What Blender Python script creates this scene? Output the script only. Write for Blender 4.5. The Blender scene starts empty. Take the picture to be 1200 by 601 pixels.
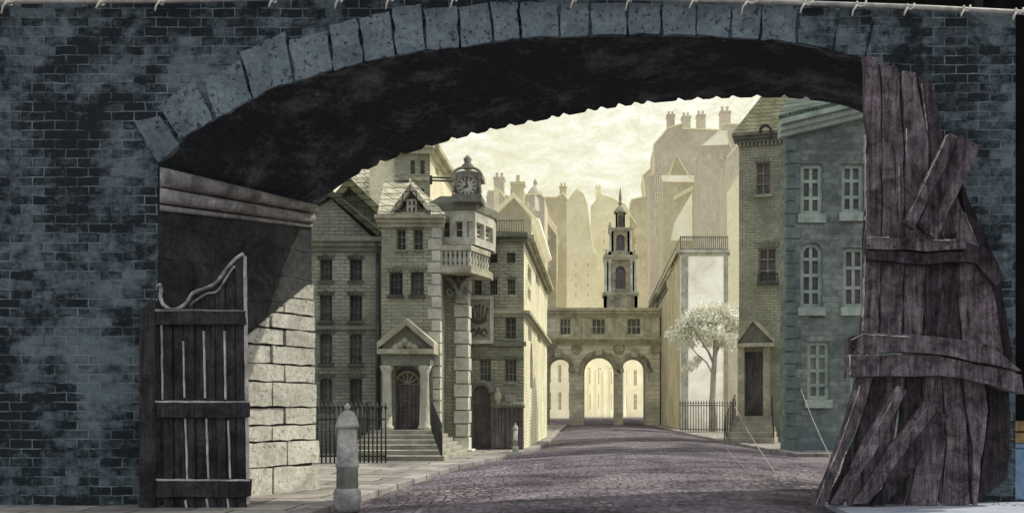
import bpy, math, random
from mathutils import Vector, Matrix
from mathutils.geometry import tessellate_polygon, delaunay_2d_cdt
random.seed(11)
R = math.radians
SC = bpy.context.scene
COL = SC.collection
# ------------------------------------------------------------------ camera model
CX, HY, S, D, EYE = 700.0, 478.0, 80.0, 14.0, 1.525
def W(px, py, r): return Vector(((px-CX)/S*r, D*r, EYE+(HY-py)/S*r))
def G(px, r, z=0.0): return Vector(((px-CX)/S*r, D*r, z))
cam = bpy.data.cameras.new('camera'); co = bpy.data.objects.new('camera', cam); COL.objects.link(co)
co.location = (0, 0, EYE); co.rotation_euler = (R(90), 0, 0)
cam.sensor_width = 36; cam.lens = S*D/1200*36
cam.shift_x = (600-CX)/1200; cam.shift_y = (HY-300.5)/1200
cam.clip_end = 3000; SC.camera = co
SC.view_settings.view_transform = 'Standard'; SC.view_settings.look = 'None'; SC.view_settings.exposure = 0
# ------------------------------------------------------------------ materials
def lin(c):
    f = lambda v: v/12.92 if v <= .04045 else ((v+.055)/1.055)**2.4
    return tuple(f(v/255) for v in c)+(1,)
class N:
    def __init__(s, nt): s.t = nt
    def n(s, typ, **kw):
        nd = s.t.nodes.new(typ)
        for k, v in kw.items():
            if k.startswith('i_'):
                key = k[2:]; key = int(key) if key.isdigit() else key.replace('_', ' ')
                if isinstance(v, bpy.types.NodeSocket): s.t.links.new(v, nd.inputs[key])
                else: nd.inputs[key].default_value = v
            else: setattr(nd, k, v)
        return nd
    def math(s, op, a, b=0.0, c=0.0):
        nd = s.n('ShaderNodeMath', operation=op, i_0=a, i_1=b)
        return nd.outputs[0]
    def mix(s, f, a, b, bt='MIX'):
        nd = s.n('ShaderNodeMix', data_type='RGBA', blend_type=bt)
        for k, v in ((0, f), (6, a), (7, b)):
            if isinstance(v, bpy.types.NodeSocket): s.t.links.new(v, nd.inputs[k])
            else: nd.inputs[k].default_value = v
        return nd.outputs[2]
    def ramp(s, f, stops):
        nd = s.n('ShaderNodeValToRGB'); s.t.links.new(f, nd.inputs[0]); e = nd.color_ramp.elements
        while len(e) < len(stops): e.new(.5)
        for q, (p, c) in zip(e, stops): q.position = p; q.color = c
        return nd.outputs[0]
    def noise(s, vec, scale, detail=6, rough=.6, dist=0.0):
        nd = s.n('ShaderNodeTexNoise', i_Scale=scale, i_Detail=detail, i_Roughness=rough, i_Distortion=dist)
        s.t.links.new(vec, nd.inputs['Vector']); return nd.outputs[0]
MATS = {}
def paint(name, dark, light, nsc=.6, brick=None, fine=.35, bump=.25, rough=.95, haze=0.0, streak=0.0, lo=.36, hi=.64, dist=.6, spots=None, low_tone=None, flat=False, blk=.16, dry=0.0):
    """rough painted masonry / plaster / wood. brick = (width, height, mortar colour, mortar size, how patchy 0..1)"""
    m = bpy.data.materials.new(name); m.use_nodes = True; nt = m.node_tree; k = N(nt)
    b = nt.nodes['Principled BSDF']
    tc = k.n('ShaderNodeTexCoord').outputs['Object']
    sp = k.n('ShaderNodeSeparateXYZ', i_0=tc)
    if flat: v = tc
    else:
        u = k.math('ADD', sp.outputs[0], sp.outputs[1])
        v = k.n('ShaderNodeCombineXYZ', i_0=u, i_1=sp.outputs[2]).outputs[0]
    big = k.noise(tc, nsc, 9, .68, dist)
    if brick:
        bw, bh, mc, ms, patch = brick
        wob = k.n('ShaderNodeTexNoise', i_Scale=2.6/bw*.4, i_Detail=3); nt.links.new(v, wob.inputs['Vector'])
        off = k.n('ShaderNodeVectorMath', operation='SCALE', i_0=wob.outputs['Color'], i_Scale=bh*.38).outputs[0]
        bv = k.n('ShaderNodeVectorMath', operation='ADD', i_0=v, i_1=off).outputs[0]
        bt = k.n('ShaderNodeTexBrick', i_Scale=1.0, i_Mortar_Size=ms, i_Mortar_Smooth=.25, i_Bias=0.0, i_Brick_Width=bw, i_Row_Height=bh)
        bt.inputs['Color1'].default_value = (0, 0, 0, 1); bt.inputs['Color2'].default_value = (1, 1, 1, 1); bt.inputs['Mortar'].default_value = (.5, .5, .5, 1)
        nt.links.new(bv, bt.inputs['Vector'])
        big = k.math('ADD', big, k.math('MULTIPLY', k.math('SUBTRACT', bt.outputs['Color'], .5), blk))
        if dry:
            dn = k.noise(tc, nsc*14, 6, .8, .2); db = k.noise(k.n('ShaderNodeVectorMath', operation='MULTIPLY', i_0=tc, i_1=(.35, .35, 1)).outputs[0], nsc*11, 6, .75, .2)
            big = k.math('ADD', big, k.math('MULTIPLY', k.math('SUBTRACT', k.math('ADD', dn, db), 1.0), dry))
    c = k.ramp(big, [(lo, lin(dark)), (hi, lin(light))])
    fn = k.noise(tc, nsc*9, 7, .75, .3)
    c = k.mix(1.0, c, k.ramp(fn, [(.25, (1-fine,)*3+(1,)), (.75, (1+fine,)*3+(1,))]), 'MULTIPLY')
    h = k.math('MULTIPLY', fn, .6)
    if streak:
        sv = k.n('ShaderNodeVectorMath', operation='MULTIPLY', i_0=tc, i_1=(8, 8, .7) if not flat else (.5, 5, 1)).outputs[0]
        st = k.noise(sv, 2.2, 7, .7, .25)
        c = k.mix(1.0, c, k.ramp(st, [(.3, (1-streak,)*3+(1,)), (.7, (1+streak,)*3+(1,))]), 'MULTIPLY')
        h = k.math('ADD', h, k.math('MULTIPLY', st, .8))
    if brick:
        msk = k.noise(tc, nsc*2.2, 5, .7, .2)
        fac = k.math('MULTIPLY', bt.outputs['Fac'], k.ramp(msk, [(max(0, .5*patch), (0, 0, 0, 1)), (.5*patch+.22, (1, 1, 1, 1))]))
        c = k.mix(fac, c, lin(mc))
        h = k.math('SUBTRACT', h, k.math('MULTIPLY', bt.outputs['Fac'], .9))
    if spots:
        sn = k.noise(tc, 14, 3, .6, .4)
        c = k.mix(k.ramp(sn, [(.58, (0, 0, 0, 1)), (.64, (.8, .8, .8, 1))]), c, lin(spots))
    if low_tone:  # blends into a second tone towards the bottom
        gc, z0, z1 = low_tone
        gz = k.math('ADD', sp.outputs[2], k.math('MULTIPLY', big, (z1-z0)*.9))
        mr = k.n('ShaderNodeMapRange', i_0=gz, i_1=z0, i_2=z1, i_3=.85, i_4=0.0).outputs[0]
        c = k.mix(mr, c, lin(gc))
    nt.links.new(c, b.inputs['Base Color'])
    b.inputs['Roughness'].default_value = rough; b.inputs['Specular IOR Level'].default_value = .15
    if haze:  # self glow imitates air haze and lifts dim fronts
        nt.links.new(c, b.inputs['Emission Color']); b.inputs['Emission Strength'].default_value = haze
    if bump:
        bp = k.n('ShaderNodeBump', i_Strength=bump, i_Distance=.05); nt.links.new(h, bp.inputs['Height']); nt.links.new(bp.outputs[0], b.inputs['Normal'])
    MATS[name] = m; return m
# (dark, light) are sRGB of the base colour
paint('blue brick', (42,48,53), (108,123,128), .75, (.33,.137,(140,154,158),.0105,.86), .45, .9, lo=.455, hi=.62, dist=.3, blk=.13, dry=.34)
paint('arch stone', (86,100,108), (132,147,153), 1.5, None, .45, .8, spots=(44,50,56), lo=.26, hi=.64)
paint('soffit', (50,54,58), (112,116,118), 1.1, (.5,.2,(84,88,90),.01,.95), .5, .6, lo=.5, hi=.72, dist=.2, blk=.06, dry=.3)
paint('jamb shade', (33,35,36), (72,73,73), 1.1, (1.1,.48,(28,29,30),.02,.95), .5, .6, blk=.08, dry=.2)  # dark colour carries the arch's shade above the pale pier blocks
paint('moulding', (82,83,82), (172,170,166), 1.6, None, .35, .4, streak=.2)
paint('pier stone', (176,174,162), (226,224,210), 1.5, None, .3, .6, spots=(140,138,126))
paint('gate wood', (42,42,43), (78,77,78), 2.2, None, .45, .7, streak=.6)
paint('gate lit edge', (150,146,142), (226,222,214), 3, None, .3, .4)
paint('gate scroll', (70,66,66), (205,200,192), 4, None, .3, .3)
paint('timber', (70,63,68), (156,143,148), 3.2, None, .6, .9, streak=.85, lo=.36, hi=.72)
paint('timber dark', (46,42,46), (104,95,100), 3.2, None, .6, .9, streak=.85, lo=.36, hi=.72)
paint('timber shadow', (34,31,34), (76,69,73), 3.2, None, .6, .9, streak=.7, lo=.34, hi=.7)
paint('timber lit edge', (150,140,142), (225,215,212), 3, None, .3, .4)
paint('olive brick', (132,133,116), (184,183,158), .45, (.34,.115,(104,105,90),.013,.7), .25, .45, low_tone=((106,103,98), 0, 6), blk=.08, haze=.03)
paint('grey olive brick', (120,124,110), (166,169,150), .45, (.34,.115,(94,97,86),.013,.65), .25, .45, low_tone=((94,95,94), 0, 7.5), blk=.08, haze=.025)
paint('pale row', (200,195,164), (236,231,200), .45, (.34,.12,(168,163,132),.012,.8), .2, .35, blk=.08, haze=.12)  # lit flank of the olive houses: sunlight put into colour and glow
paint('gate stone', (158,154,136), (206,201,176), .4, (1.1,.4,(132,127,110),.02,.75), .25, .4, low_tone=((138,133,122), 0, 4), haze=.09)
paint('tower stone', (104,100,88), (188,182,158), .8, None, .45, .5)
paint('trim', (150,147,124), (204,200,176), 1.2, None, .3, .3)
paint('trim grey', (106,108,96), (152,153,136), 1.0, None, .35, .3)
paint('white column', (164,164,148), (222,221,204), 1.4, None, .25, .3)
paint('white quoin', (180,179,164), (228,227,210), 1.4, None, .25, .3)
paint('shingle pale', (156,152,128), (216,212,186), .7, (.42,.3,(96,94,78),.022,.3), .3, .5)
paint('shingle olive', (96,96,74), (138,136,106), .6, (.6,.26,(66,66,52),.022,.2), .3, .5)
paint('shingle dark', (78,80,68), (108,110,92), .6, (.6,.26,(58,60,50),.02,.4), .3, .5)
paint('glass dark', (76,78,76), (112,112,106), .9, None, .3, .1, rough=.3, haze=.04)
paint('glass mauve', (84,77,80), (116,107,107), .9, None, .3, .1, rough=.3, haze=.04)
paint('frame', (120,120,106), (168,168,150), 1.5, None, .25, .2)
paint('frame dark', (76,76,72), (116,116,106), 1.5, None, .25, .2)
paint('frame white', (176,174,156), (226,224,206), 1.5, None, .2, .2)
paint('glass pale', (104,106,100), (142,142,130), .9, None, .3, .1, rough=.3, haze=.04)
paint('door', (88,84,84), (126,121,117), 1.2, None, .35, .4, streak=.35, haze=.02)
paint('iron', (54,54,54), (86,86,83), 3, None, .3, .2, rough=.6)
paint('iron pale', (108,104,94), (150,146,132), 3, None, .3, .2, rough=.7)
paint('bollard', (140,141,136), (206,206,196), 1.8, None, .35, .5, low_tone=((76,74,78), 0, .6))
paint('sign board', (150,142,130), (184,174,162), 2.0, None, .3, .3)
paint('sign mark', (88,86,80), (110,108,100), 2.0, None, .3, .3)
paint('clock dial', (186,184,164), (226,222,202), 2.0, None, .2, .2)
paint('clock case', (104,103,92), (166,163,144), 2.0, None, .3, .3)
paint('sunlit white plaster', (212,206,182), (252,250,236), .45, None, .15, .25, lo=.3, hi=.55, haze=.3, low_tone=((182,172,152), 0, 5))  # sun on the front put into pale colour and self glow
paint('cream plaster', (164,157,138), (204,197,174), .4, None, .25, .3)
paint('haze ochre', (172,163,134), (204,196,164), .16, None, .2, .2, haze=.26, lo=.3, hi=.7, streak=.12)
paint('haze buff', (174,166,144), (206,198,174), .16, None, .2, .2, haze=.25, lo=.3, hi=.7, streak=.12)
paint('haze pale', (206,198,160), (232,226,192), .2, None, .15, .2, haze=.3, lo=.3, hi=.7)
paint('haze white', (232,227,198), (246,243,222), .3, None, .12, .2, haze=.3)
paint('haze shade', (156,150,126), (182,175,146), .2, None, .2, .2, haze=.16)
paint('teal brick', (104,114,108), (150,160,151), .5, (.5,.19,(92,103,99),.014,.9), .4, .45, lo=.4, low_tone=((114,132,136), 0, 3.2), dry=.2)
paint('teal roof', (74,86,80), (112,124,112), .6, (.6,.26,(60,72,68),.02,.3), .3, .5)
paint('teal quoin', (92,105,103), (128,142,138), 1.2, None, .35, .4)
paint('teal frame', (142,160,150), (188,200,186), 1.5, None, .25, .3)
paint('bark', (158,148,140), (204,194,184), 2.0, None, .4, .6, streak=.4)
paint('batten', (150,150,146), (205,205,198), 3, None, .2, .2, rough=.6)
paint('cord', (196,190,176), (232,228,216), 6, None, .2, .2)
paint('black drape', (8,8,9), (22,20,20), .8, None, .4, .2, streak=.4)
paint('raw wood', (120,98,68), (176,148,106), 2, None, .3, .3, streak=.3)
paint('blue box', (112,140,172), (160,186,210), 1.2, None, .1, .1, rough=.4)
paint('cable', (14,14,15), (30,30,30), 3, None, .2, .1, rough=.5)
paint('road', (74,68,75), (132,123,130), .45, None, .5, .8, lo=.38, hi=.62, flat=True, streak=.5)
paint('pavement', (116,112,108), (168,164,154), .5, (1.4,.9,(88,85,83),.03,.35), .3, .5, flat=True)
paint('step stone', (126,124,114), (178,175,160), .9, None, .3, .4)
paint('rope', (140,130,132), (176,166,164), 3, None, .2, .1)
paint('kerb', (120,115,115), (170,165,160), 1.0, None, .3, .4)
paint('ground', (92,84,90), (130,120,124), .3, None, .3, .4, flat=True)
paint('floor', (140,148,160), (172,178,188), .8, None, .1, .1, flat=True)
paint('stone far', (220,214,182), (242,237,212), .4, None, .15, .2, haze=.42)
def M(n): return MATS[n]
# road: pale worn setts dabs over the mauve
def road_extra():
    m = M('road'); nt = m.node_tree; k = N(nt); b = nt.nodes['Principled BSDF']
    src = b.inputs['Base Color'].links[0].from_socket
    tc = k.n('ShaderNodeTexCoord').outputs['Object']
    sv = k.n('ShaderNodeVectorMath', operation='MULTIPLY', i_0=tc, i_1=(1, .55, 1)).outputs[0]
    vo = k.n('ShaderNodeTexVoronoi', feature='DISTANCE_TO_EDGE', i_Scale=6.0); nt.links.new(sv, vo.inputs['Vector'])
    vc = k.n('ShaderNodeTexVoronoi', i_Scale=6.0); nt.links.new(sv, vc.inputs['Vector'])
    edge = k.ramp(vo.outputs[0], [(.0, (.84, .84, .84, 1)), (.2, (1, 1, 1, 1))])
    zone = k.ramp(k.noise(sv, .33, 6, .65, .5), [(.44, (0, 0, 0, 1)), (.62, (1, 1, 1, 1))])
    pick = k.ramp(k.noise(sv, 3.2, 6, .75, .8), [(.5, (0, 0, 0, 1)), (.68, (.9, .9, .9, 1))])
    c = k.mix(1.0, src, edge, 'MULTIPLY')
    c = k.mix(k.math('MULTIPLY', k.math('MULTIPLY', zone, pick), k.ramp(vo.outputs[0], [(.05, (0,0,0,1)), (.15, (1,1,1,1))])), c, lin((206,196,200)))
    nt.links.new(c, b.inputs['Base Color'])
    h = k.math('ADD', k.ramp(vo.outputs[0], [(0, (0,0,0,1)), (.2, (1,1,1,1))]), k.noise(tc, 9, 5, .7))
    bp = k.n('ShaderNodeBump', i_Strength=.8, i_Distance=.06, i_Height=h); nt.links.new(bp.outputs[0], b.inputs['Normal'])
road_extra()
def leaf_mat():
    m = bpy.data.materials.new('foliage'); m.use_nodes = True; nt = m.node_tree; k = N(nt); b = nt.nodes['Principled BSDF']
    tc = k.n('ShaderNodeTexCoord').outputs['Object']
    c = k.ramp(k.noise(tc, .8, 4, .7, .3), [(.28, lin((150,160,136))), (.42, lin((212,216,194))), (.54, lin((250,248,234)))])
    nt.links.new(c, b.inputs['Base Color']); b.inputs['Roughness'].default_value = .9
    MATS['foliage'] = m
leaf_mat()
# ------------------------------------------------------------------ mesh building
class Root:
    def __init__(s, o, mat): s.o = o; s.inv = mat.inverted()
def thing(name, label, cat, loc, rotz=0.0, group=None):
    o = bpy.data.objects.new(name, None); COL.objects.link(o); o.empty_display_size = .3
    o.location = loc; o.rotation_euler = (0, 0, rotz); o['label'] = label; o['category'] = cat
    if group: o['group'] = group
    return Root(o, Matrix.Translation(Vector(loc)) @ Matrix.Rotation(rotz, 4, 'Z'))
def inside(c, l):
    r = False; n = len(l)
    for i in range(n):
        (x0,y0),(x1,y1) = l[i], l[(i+1)%n]
        if (y0 > c[1]) != (y1 > c[1]) and c[0] < (x1-x0)*(c[1]-y0)/(y1-y0)+x0: r = not r
    return r
class MB:
    def __init__(s): s.v = []; s.f = []; s.m = []
    def add(s, vs, fs, mi=0):
        n = len(s.v); s.v += [Vector(q) for q in vs]; s.f += [tuple(i+n for i in f) for f in fs]; s.m += [mi]*len(fs); return s
    def hexa(s, p, mi=0):  # 8 points: bottom ring, top ring
        return s.add(p, [(3,2,1,0),(4,5,6,7),(0,1,5,4),(1,2,6,5),(2,3,7,6),(3,0,4,7)], mi)
    def box(s, a, b, mi=0):
        (x0,y0,z0),(x1,y1,z1) = a, b
        return s.hexa([(x0,y0,z0),(x1,y0,z0),(x1,y1,z0),(x0,y1,z0),(x0,y0,z1),(x1,y0,z1),(x1,y1,z1),(x0,y1,z1)], mi)
    def prism(s, F, pts, d0, d1, mi=0, side=None):
        n = len(pts); a = sum(pts[i][0]*pts[(i+1)%n][1]-pts[(i+1)%n][0]*pts[i][1] for i in range(n))
        if a < 0: pts = pts[::-1]
        vs = [F.P(u,z,d1) for u,z in pts]+[F.P(u,z,d0) for u,z in pts]
        tri = tessellate_polygon([[Vector((u,z,0)) for u,z in pts]])
        fs = []
        for t in tri:
            (a0,b0),(a1,b1),(a2,b2) = [pts[i] for i in t]
            if (a1-a0)*(b2-b0)-(a2-a0)*(b1-b0) < 0: t = t[::-1]
            fs.append(tuple(t)); fs.append(tuple(i+n for i in t[::-1]))
        s.add(vs, fs, mi)
        s.add(vs, [(i, i+n, (i+1)%n+n, (i+1)%n) for i in range(n)], mi if side is None else side)
        return s
    def wall(s, F, outer, holes, th, mi=0):
        loops = [outer]+holes; co_ = []; ed = []
        for l in loops:
            n0 = len(co_); co_ += [Vector(q) for q in l]; ed += [(n0+i, n0+(i+1)%len(l)) for i in range(len(l))]
        vo, _, fo, *_r = delaunay_2d_cdt(co_, ed, [], 0, 1e-5)
        fs = []
        for t in fo:
            c = sum((vo[i] for i in t), Vector((0,0)))/len(t)
            if not inside(c, loops[0]) or any(inside(c, h) for h in holes): continue
            a, b, d = vo[t[0]], vo[t[1]], vo[t[2]]
            fs.append(tuple(t) if (b-a).cross(d-a) > 0 else tuple(t[::-1]))
        s.add([F.P(q.x,q.y,0) for q in vo], fs, mi)
        if not th: return s
        for li, l in enumerate(loops):
            n = len(l); vs = [F.P(u,z,0) for u,z in l]+[F.P(u,z,-th) for u,z in l]
            a = sum(l[i][0]*l[(i+1)%n][1]-l[(i+1)%n][0]*l[i][1] for i in range(n))
            fl = (a < 0) != (li > 0)
            q = [(i, i+n, (i+1)%n+n, (i+1)%n) for i in range(n)]
            s.add(vs, [x[::-1] for x in q] if fl else q, mi)
        return s
    def fbox(s, F, u0, z0, u1, z1, d0, d1, mi=0):
        return s.prism(F, [(u0,z0),(u1,z0),(u1,z1),(u0,z1)], d0, d1, mi)
    def tube(s, pts, rad, seg=8, mi=0):
        pts = [Vector(p) for p in pts]; n = len(pts)
        rr = rad if isinstance(rad, (list, tuple)) else [rad]*n
        vs = []; up = None
        for i, p in enumerate(pts):
            t = (pts[min(i+1,n-1)]-pts[max(i-1,0)]).normalized()
            if up is None or abs(up.dot(t)) > .95: up = Vector((0,0,1)) if abs(t.z) < .9 else Vector((1,0,0))
            a = t.cross(up).normalized(); b = a.cross(t); up = b
            vs += [p+(a*math.cos(2*math.pi*j/seg)+b*math.sin(2*math.pi*j/seg))*rr[i] for j in range(seg)]
        fs = [(i*seg+j, i*seg+(j+1)%seg, (i+1)*seg+(j+1)%seg, (i+1)*seg+j) for i in range(n-1) for j in range(seg)]
        fs += [tuple(range(seg))[::-1], tuple((n-1)*seg+j for j in range(seg))]
        return s.add(vs, fs, mi)
    def lathe(s, c, prof, seg=20, mi=0):
        c = Vector(c); n = len(prof)
        vs = [c+Vector((r*math.cos(2*math.pi*j/seg), r*math.sin(2*math.pi*j/seg), z)) for r, z in prof for j in range(seg)]
        fs = [(i*seg+j, i*seg+(j+1)%seg, (i+1)*seg+(j+1)%seg, (i+1)*seg+j) for i in range(n-1) for j in range(seg)]
        fs += [tuple(range(seg))[::-1], tuple((n-1)*seg+j for j in range(seg))]
        return s.add(vs, fs, mi)
    def build(s, name, mat, root=None, parent=None, smooth=False, bevel=0.0, seg=2):
        me = bpy.data.meshes.new(name)
        inv = root.inv if root else Matrix.Identity(4)
        me.from_pydata([tuple(inv @ v) for v in s.v], [], s.f)
        for m in (mat if isinstance(mat, (list, tuple)) else [mat]): me.materials.append(M(m))
        for p, mi in zip(me.polygons, s.m): p.material_index = mi; p.use_smooth = smooth
        me.validate(); me.update()
        o = bpy.data.objects.new(name, me); COL.objects.link(o)
        o.parent = parent if parent is not None else (root.o if root else None)
        if bevel:
            bm = o.modifiers.new('edge', 'BEVEL'); bm.width = bevel; bm.segments = seg; bm.limit_method = 'ANGLE'
        return o
def solo(name, label, cat, mb, mat, loc, group=None, **kw):
    r = Root(None, Matrix.Translation(Vector(loc)))
    o = mb.build(name, mat, r, None, **kw); o.parent = None
    o.location = loc; o['label'] = label; o['category'] = cat
    if group: o['group'] = group
    return o
def structure(name, mb, mat, **kw):
    o = mb.build(name, mat, None, None, **kw); o['kind'] = 'structure'; return o
class Facade:
    """vertical plane over the ground line from pixel/ratio a to b; u runs along it, d out of it"""
    def __init__(s, a, b, z=0.0):
        s.A = G(*a) if len(a) == 2 else Vector(a); s.B = G(*b) if len(b) == 2 else Vector(b)
        s.U = (s.B-s.A).normalized(); s.n = Vector((s.U.y, -s.U.x, 0)); s.L = (s.B-s.A).length
        s.rot = math.atan2(s.U.y, s.U.x)
    def P(s, u, z, d=0.0): return s.A+s.U*u+s.n*d+Vector((0,0,z))
    def hit(s, px, py, d=0.0):
        dr = Vector(((px-CX)/S, D, 0)); t = ((s.A+s.n*d).dot(s.n))/dr.dot(s.n)
        return ((dr*t-s.A).dot(s.U), EYE+(HY-py)/S*t)
    def q(s, pts, d=0.0): return [s.hit(x, y, d) for x, y in pts]
    def rect(s, x0, y0, x1, y1):
        a = s.hit(x0, (y0+y1)/2)[0]; b = s.hit(x1, (y0+y1)/2)[0]; m = (x0+x1)/2
        return a, s.hit(m, y1)[1], b, s.hit(m, y0)[1]
def arch_loop(u0, z0, u1, z1, rise=None, n=10):
    w = (u1-u0)/2; rise = w if rise is None else rise; c = (u0+u1)/2
    return [(u0, z0), (u1, z0)]+[(c+w*math.cos(math.pi*i/n), z1-rise+rise*math.sin(math.pi*i/n)) for i in range(n+1)]
def rough(pts, step, jit, rnd=random):
    out = []
    for i, p in enumerate(pts):
        q = pts[(i+1)%len(pts)]; a = Vector(p); b = Vector(q); L = (b-a).length; n = max(1, int(L/step))
        for j in range(n):
            c = a.lerp(b, j/n); out.append((c.x+rnd.uniform(-jit, jit), c.y+rnd.uniform(-jit, jit)))
    return out
REV = .24; rw = random.Random(5)
def window(F, root, holes, px, nx, ny, arch=0, fm='frame', gm='glass dark', sill=True, hood=None, k=1.0, box=None):
    u0, z0, u1, z1 = box or F.rect(*px); w = u1-u0
    lp = arch_loop(u0, z0, u1, z1, arch*w/2) if arch else [(u0,z0),(u1,z0),(u1,z1),(u0,z1)]
    holes.append(lp)
    t = min(.075, w*.09)*k; d0, d1 = -.2, -.11
    mb = MB()
    inner = [( (u0+u1)/2+(u-(u0+u1)/2)*(1-2*t/w), (z0+z1)/2+(z-(z0+z1)/2)*(1-2*t/(z1-z0))) for u, z in lp]
    n = len(lp)
    for i in range(n):
        j = (i+1) % n
        mb.hexa([F.P(*lp[i], d0), F.P(*lp[j], d0), F.P(*inner[j], d0), F.P(*inner[i], d0), F.P(*lp[i], d1), F.P(*lp[j], d1), F.P(*inner[j], d1), F.P(*inner[i], d1)])
    for i in range(1, nx):
        u = u0+w*i/nx; mb.fbox(F, u-t*.42, z0+t, u+t*.42, z1-t, d0+.01, d1-.02)
    for j in range(1, ny):
        z = z0+(z1-z0)*j/ny; mb.fbox(F, u0+t, z-t*.42, u1-t, z+t*.42, d0+.012, d1-.022)
    o = mb.build('window', fm, root)
    if gm.startswith('glass'): gm = rw.choice([gm, gm, gm, 'glass dark', 'glass mauve', 'glass pale'])
    g = MB(); g.prism(F, lp, d0-.03, d0+.004); g.build('pane', gm, root, o)
    if sill:
        sb = MB().fbox(F, u0-w*.12, z0-t*2.2, u1+w*.12, z0-.003, -.05, .1); sb.build('sill', fm, root, o)
    if hood:
        hb = MB(); nn = 5
        for i in range(nn):
            a = u0-w*.12+w*1.24*i/nn; b = u0-w*.12+w*1.24*(i+.86)/nn; sk = (i-2)*w*.05
            hb.prism(F, [(a,z1+.003),(b,z1+.003),(b+sk,z1+t*3.4+(t if i==2 else 0)),(a+sk,z1+t*3.4+(t if i==2 else 0))], 0.002, .05)
        hb.build('lintel', hood, root, o)
    return o
def shell(F, root, outer, holes, depth, mat, name='wall', th=.25, il=0.0, ir=0.0):
    """front slab with openings over a solid body; il / ir keep clear of a neighbouring slab at a corner"""
    U1 = max(u for u, z in outer); e = .014
    lim = lambda u, a, b: min(max(u, a), U1-b)
    slab_ = [(lim(u, e if il else 0, e if ir else 0), z) for u, z in outer]; core = [(lim(u, il, ir), z-.01 if z > 1 else z) for u, z in outer]
    mb = MB(); mb.wall(F, slab_, holes, th); mb.prism(F, core, -depth, -th-.002); return mb.build(name, mat, root)
def band(F, root, name, mat, u0, z0, u1, z1, d0=-.02, d1=.12, steps=1):
    mb = MB()
    for i in range(steps):
        a = z0+(z1-z0)*i/steps; b = z0+(z1-z0)*(i+1)/steps-.002
        mb.fbox(F, u0-.03*i, a, u1+.03*i, b, d0, d1*(i+1)/steps)
    return mb.build(name, mat, root)
def railing(name, label, a, b, h, n, group, mat='iron', za=0.0, zb=0.0, rad=.016, spike=True, cat='railing', rails=(.12,.86)):
    a, b = Vector(a), Vector(b); t = thing(name, label, cat, (a.x, a.y, za), math.atan2((b-a).y, (b-a).x), group)
    mb = MB()
    for i in range(n):
        f = i/(n-1); p = a.lerp(b, f); z = za+(zb-za)*f
        q = MB().tube([(p.x,p.y,z),(p.x,p.y,z+h*.93)], rad, 6)
        if spike: q.lathe((p.x,p.y,z+h*.9), [(rad*.9,0),(rad*2.3,h*.035),(rad*1.2,h*.06),(rad*.15,h*.13)], 6)
        q.build('bar', mat, t, smooth=True)
    for rz in rails:
        MB().hexa([(a.x,a.y-rad*.8,za+h*rz),(b.x,b.y-rad*.8,zb+h*rz),(b.x,b.y+rad*.8,zb+h*rz),(a.x,a.y+rad*.8,za+h*rz),
                   (a.x,a.y-rad*.8,za+h*rz+rad*2),(b.x,b.y-rad*.8,zb+h*rz+rad*2),(b.x,b.y+rad*.8,zb+h*rz+rad*2),(a.x,a.y+rad*.8,za+h*rz+rad*2)]).build('rail', mat, t)
    return t
def spline(pts, n):
    """points of a smooth curve through pts, n+1 of them, even in parameter"""
    out = []; m = len(pts)-1
    for k in range(n+1):
        f = k/n*m; i = min(int(f), m-1); t = f-i
        p0 = pts[max(i-1,0)]; p1 = pts[i]; p2 = pts[i+1]; p3 = pts[min(i+2,m)]
        out.append(tuple(.5*((2*p1[c])+(-p0[c]+p2[c])*t+(2*p0[c]-5*p1[c]+4*p2[c]-p3[c])*t*t+(-p0[c]+3*p1[c]-3*p2[c]+p3[c])*t**3) for c in range(len(p1))))
    return out
# ------------------------------------------------------------------ ground
def sheet(name, pts, z, mat, thick=None):
    mb = MB()
    if thick:
        F0 = None; n = len(pts); vs = [(x,y,z) for x,y in pts]+[(x,y,z-thick) for x,y in pts]
        mb.add(vs, [tuple(range(n))]+[(i, i+n, (i+1)%n+n, (i+1)%n) for i in range(n)])
    else: mb.add([(x,y,z) for x,y in pts], [tuple(range(len(pts)))])
    return structure(name, mb, mat)
sheet('ground', [(-1500,-300),(1500,-300),(1500,2500),(-1500,2500)], -.008, 'ground')
kerb_l = [(-3.95,12.6),(-3.75,18),(-3.45,24),(-2.75,29),(-2.2,33),(-2.1,40),(-2.2,50),(-2.4,60),(-2.6,84)]
kerb_r = [(6.2,30),(5.7,40),(5.0,56),(4.9,84)]
road_pts = [(-3.9,-2),(-3.95,12.6)]+kerb_l[1:]+[(-2.5,190),(4.8,190)]+[p for p in reversed(kerb_r)]+[(6.4,16),(6.4,-2)]
def edge_x(pts, y):
    if y <= pts[0][1]: return pts[0][0]
    for (x0,y0),(x1,y1) in zip(pts, pts[1:]):
        if y0 <= y <= y1: return x0+(x1-x0)*(y-y0)/(y1-y0)
    return pts[-1][0]
ys = [-2+.7*i for i in range(124)]+[86+5*i for i in range(22)]
er = [(6.4,16),(6.3,24)]+kerb_r; mb = MB(); KX = 30; rr_ = random.Random(3)
from mathutils import noise as mnoise
for y in ys:
    xl, xr = edge_x(kerb_l, y), edge_x(er, y); cr = .22*max(0, min(1, (y-9)/8))*max(0, min(1, (90-y)/25))
    for i in range(KX+1):
        t = i/KX; x = xl+(xr-xl)*t; b = 4*t*(1-t)
        mb.v.append(Vector((x, y, -.004+cr*b+.035*min(1,b*3)*mnoise.noise(Vector((x*.8,y*.5,0)))*(1 if 12 < y < 80 else 0)+.0)))
n = KX+1
mb.f = [(j*n+i, j*n+i+1, (j+1)*n+i+1, (j+1)*n+i) for j in range(len(ys)-1) for i in range(KX)]; mb.m = [0]*len(mb.f)
structure('road', mb, 'road', smooth=True)
PAVE = .1
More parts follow.
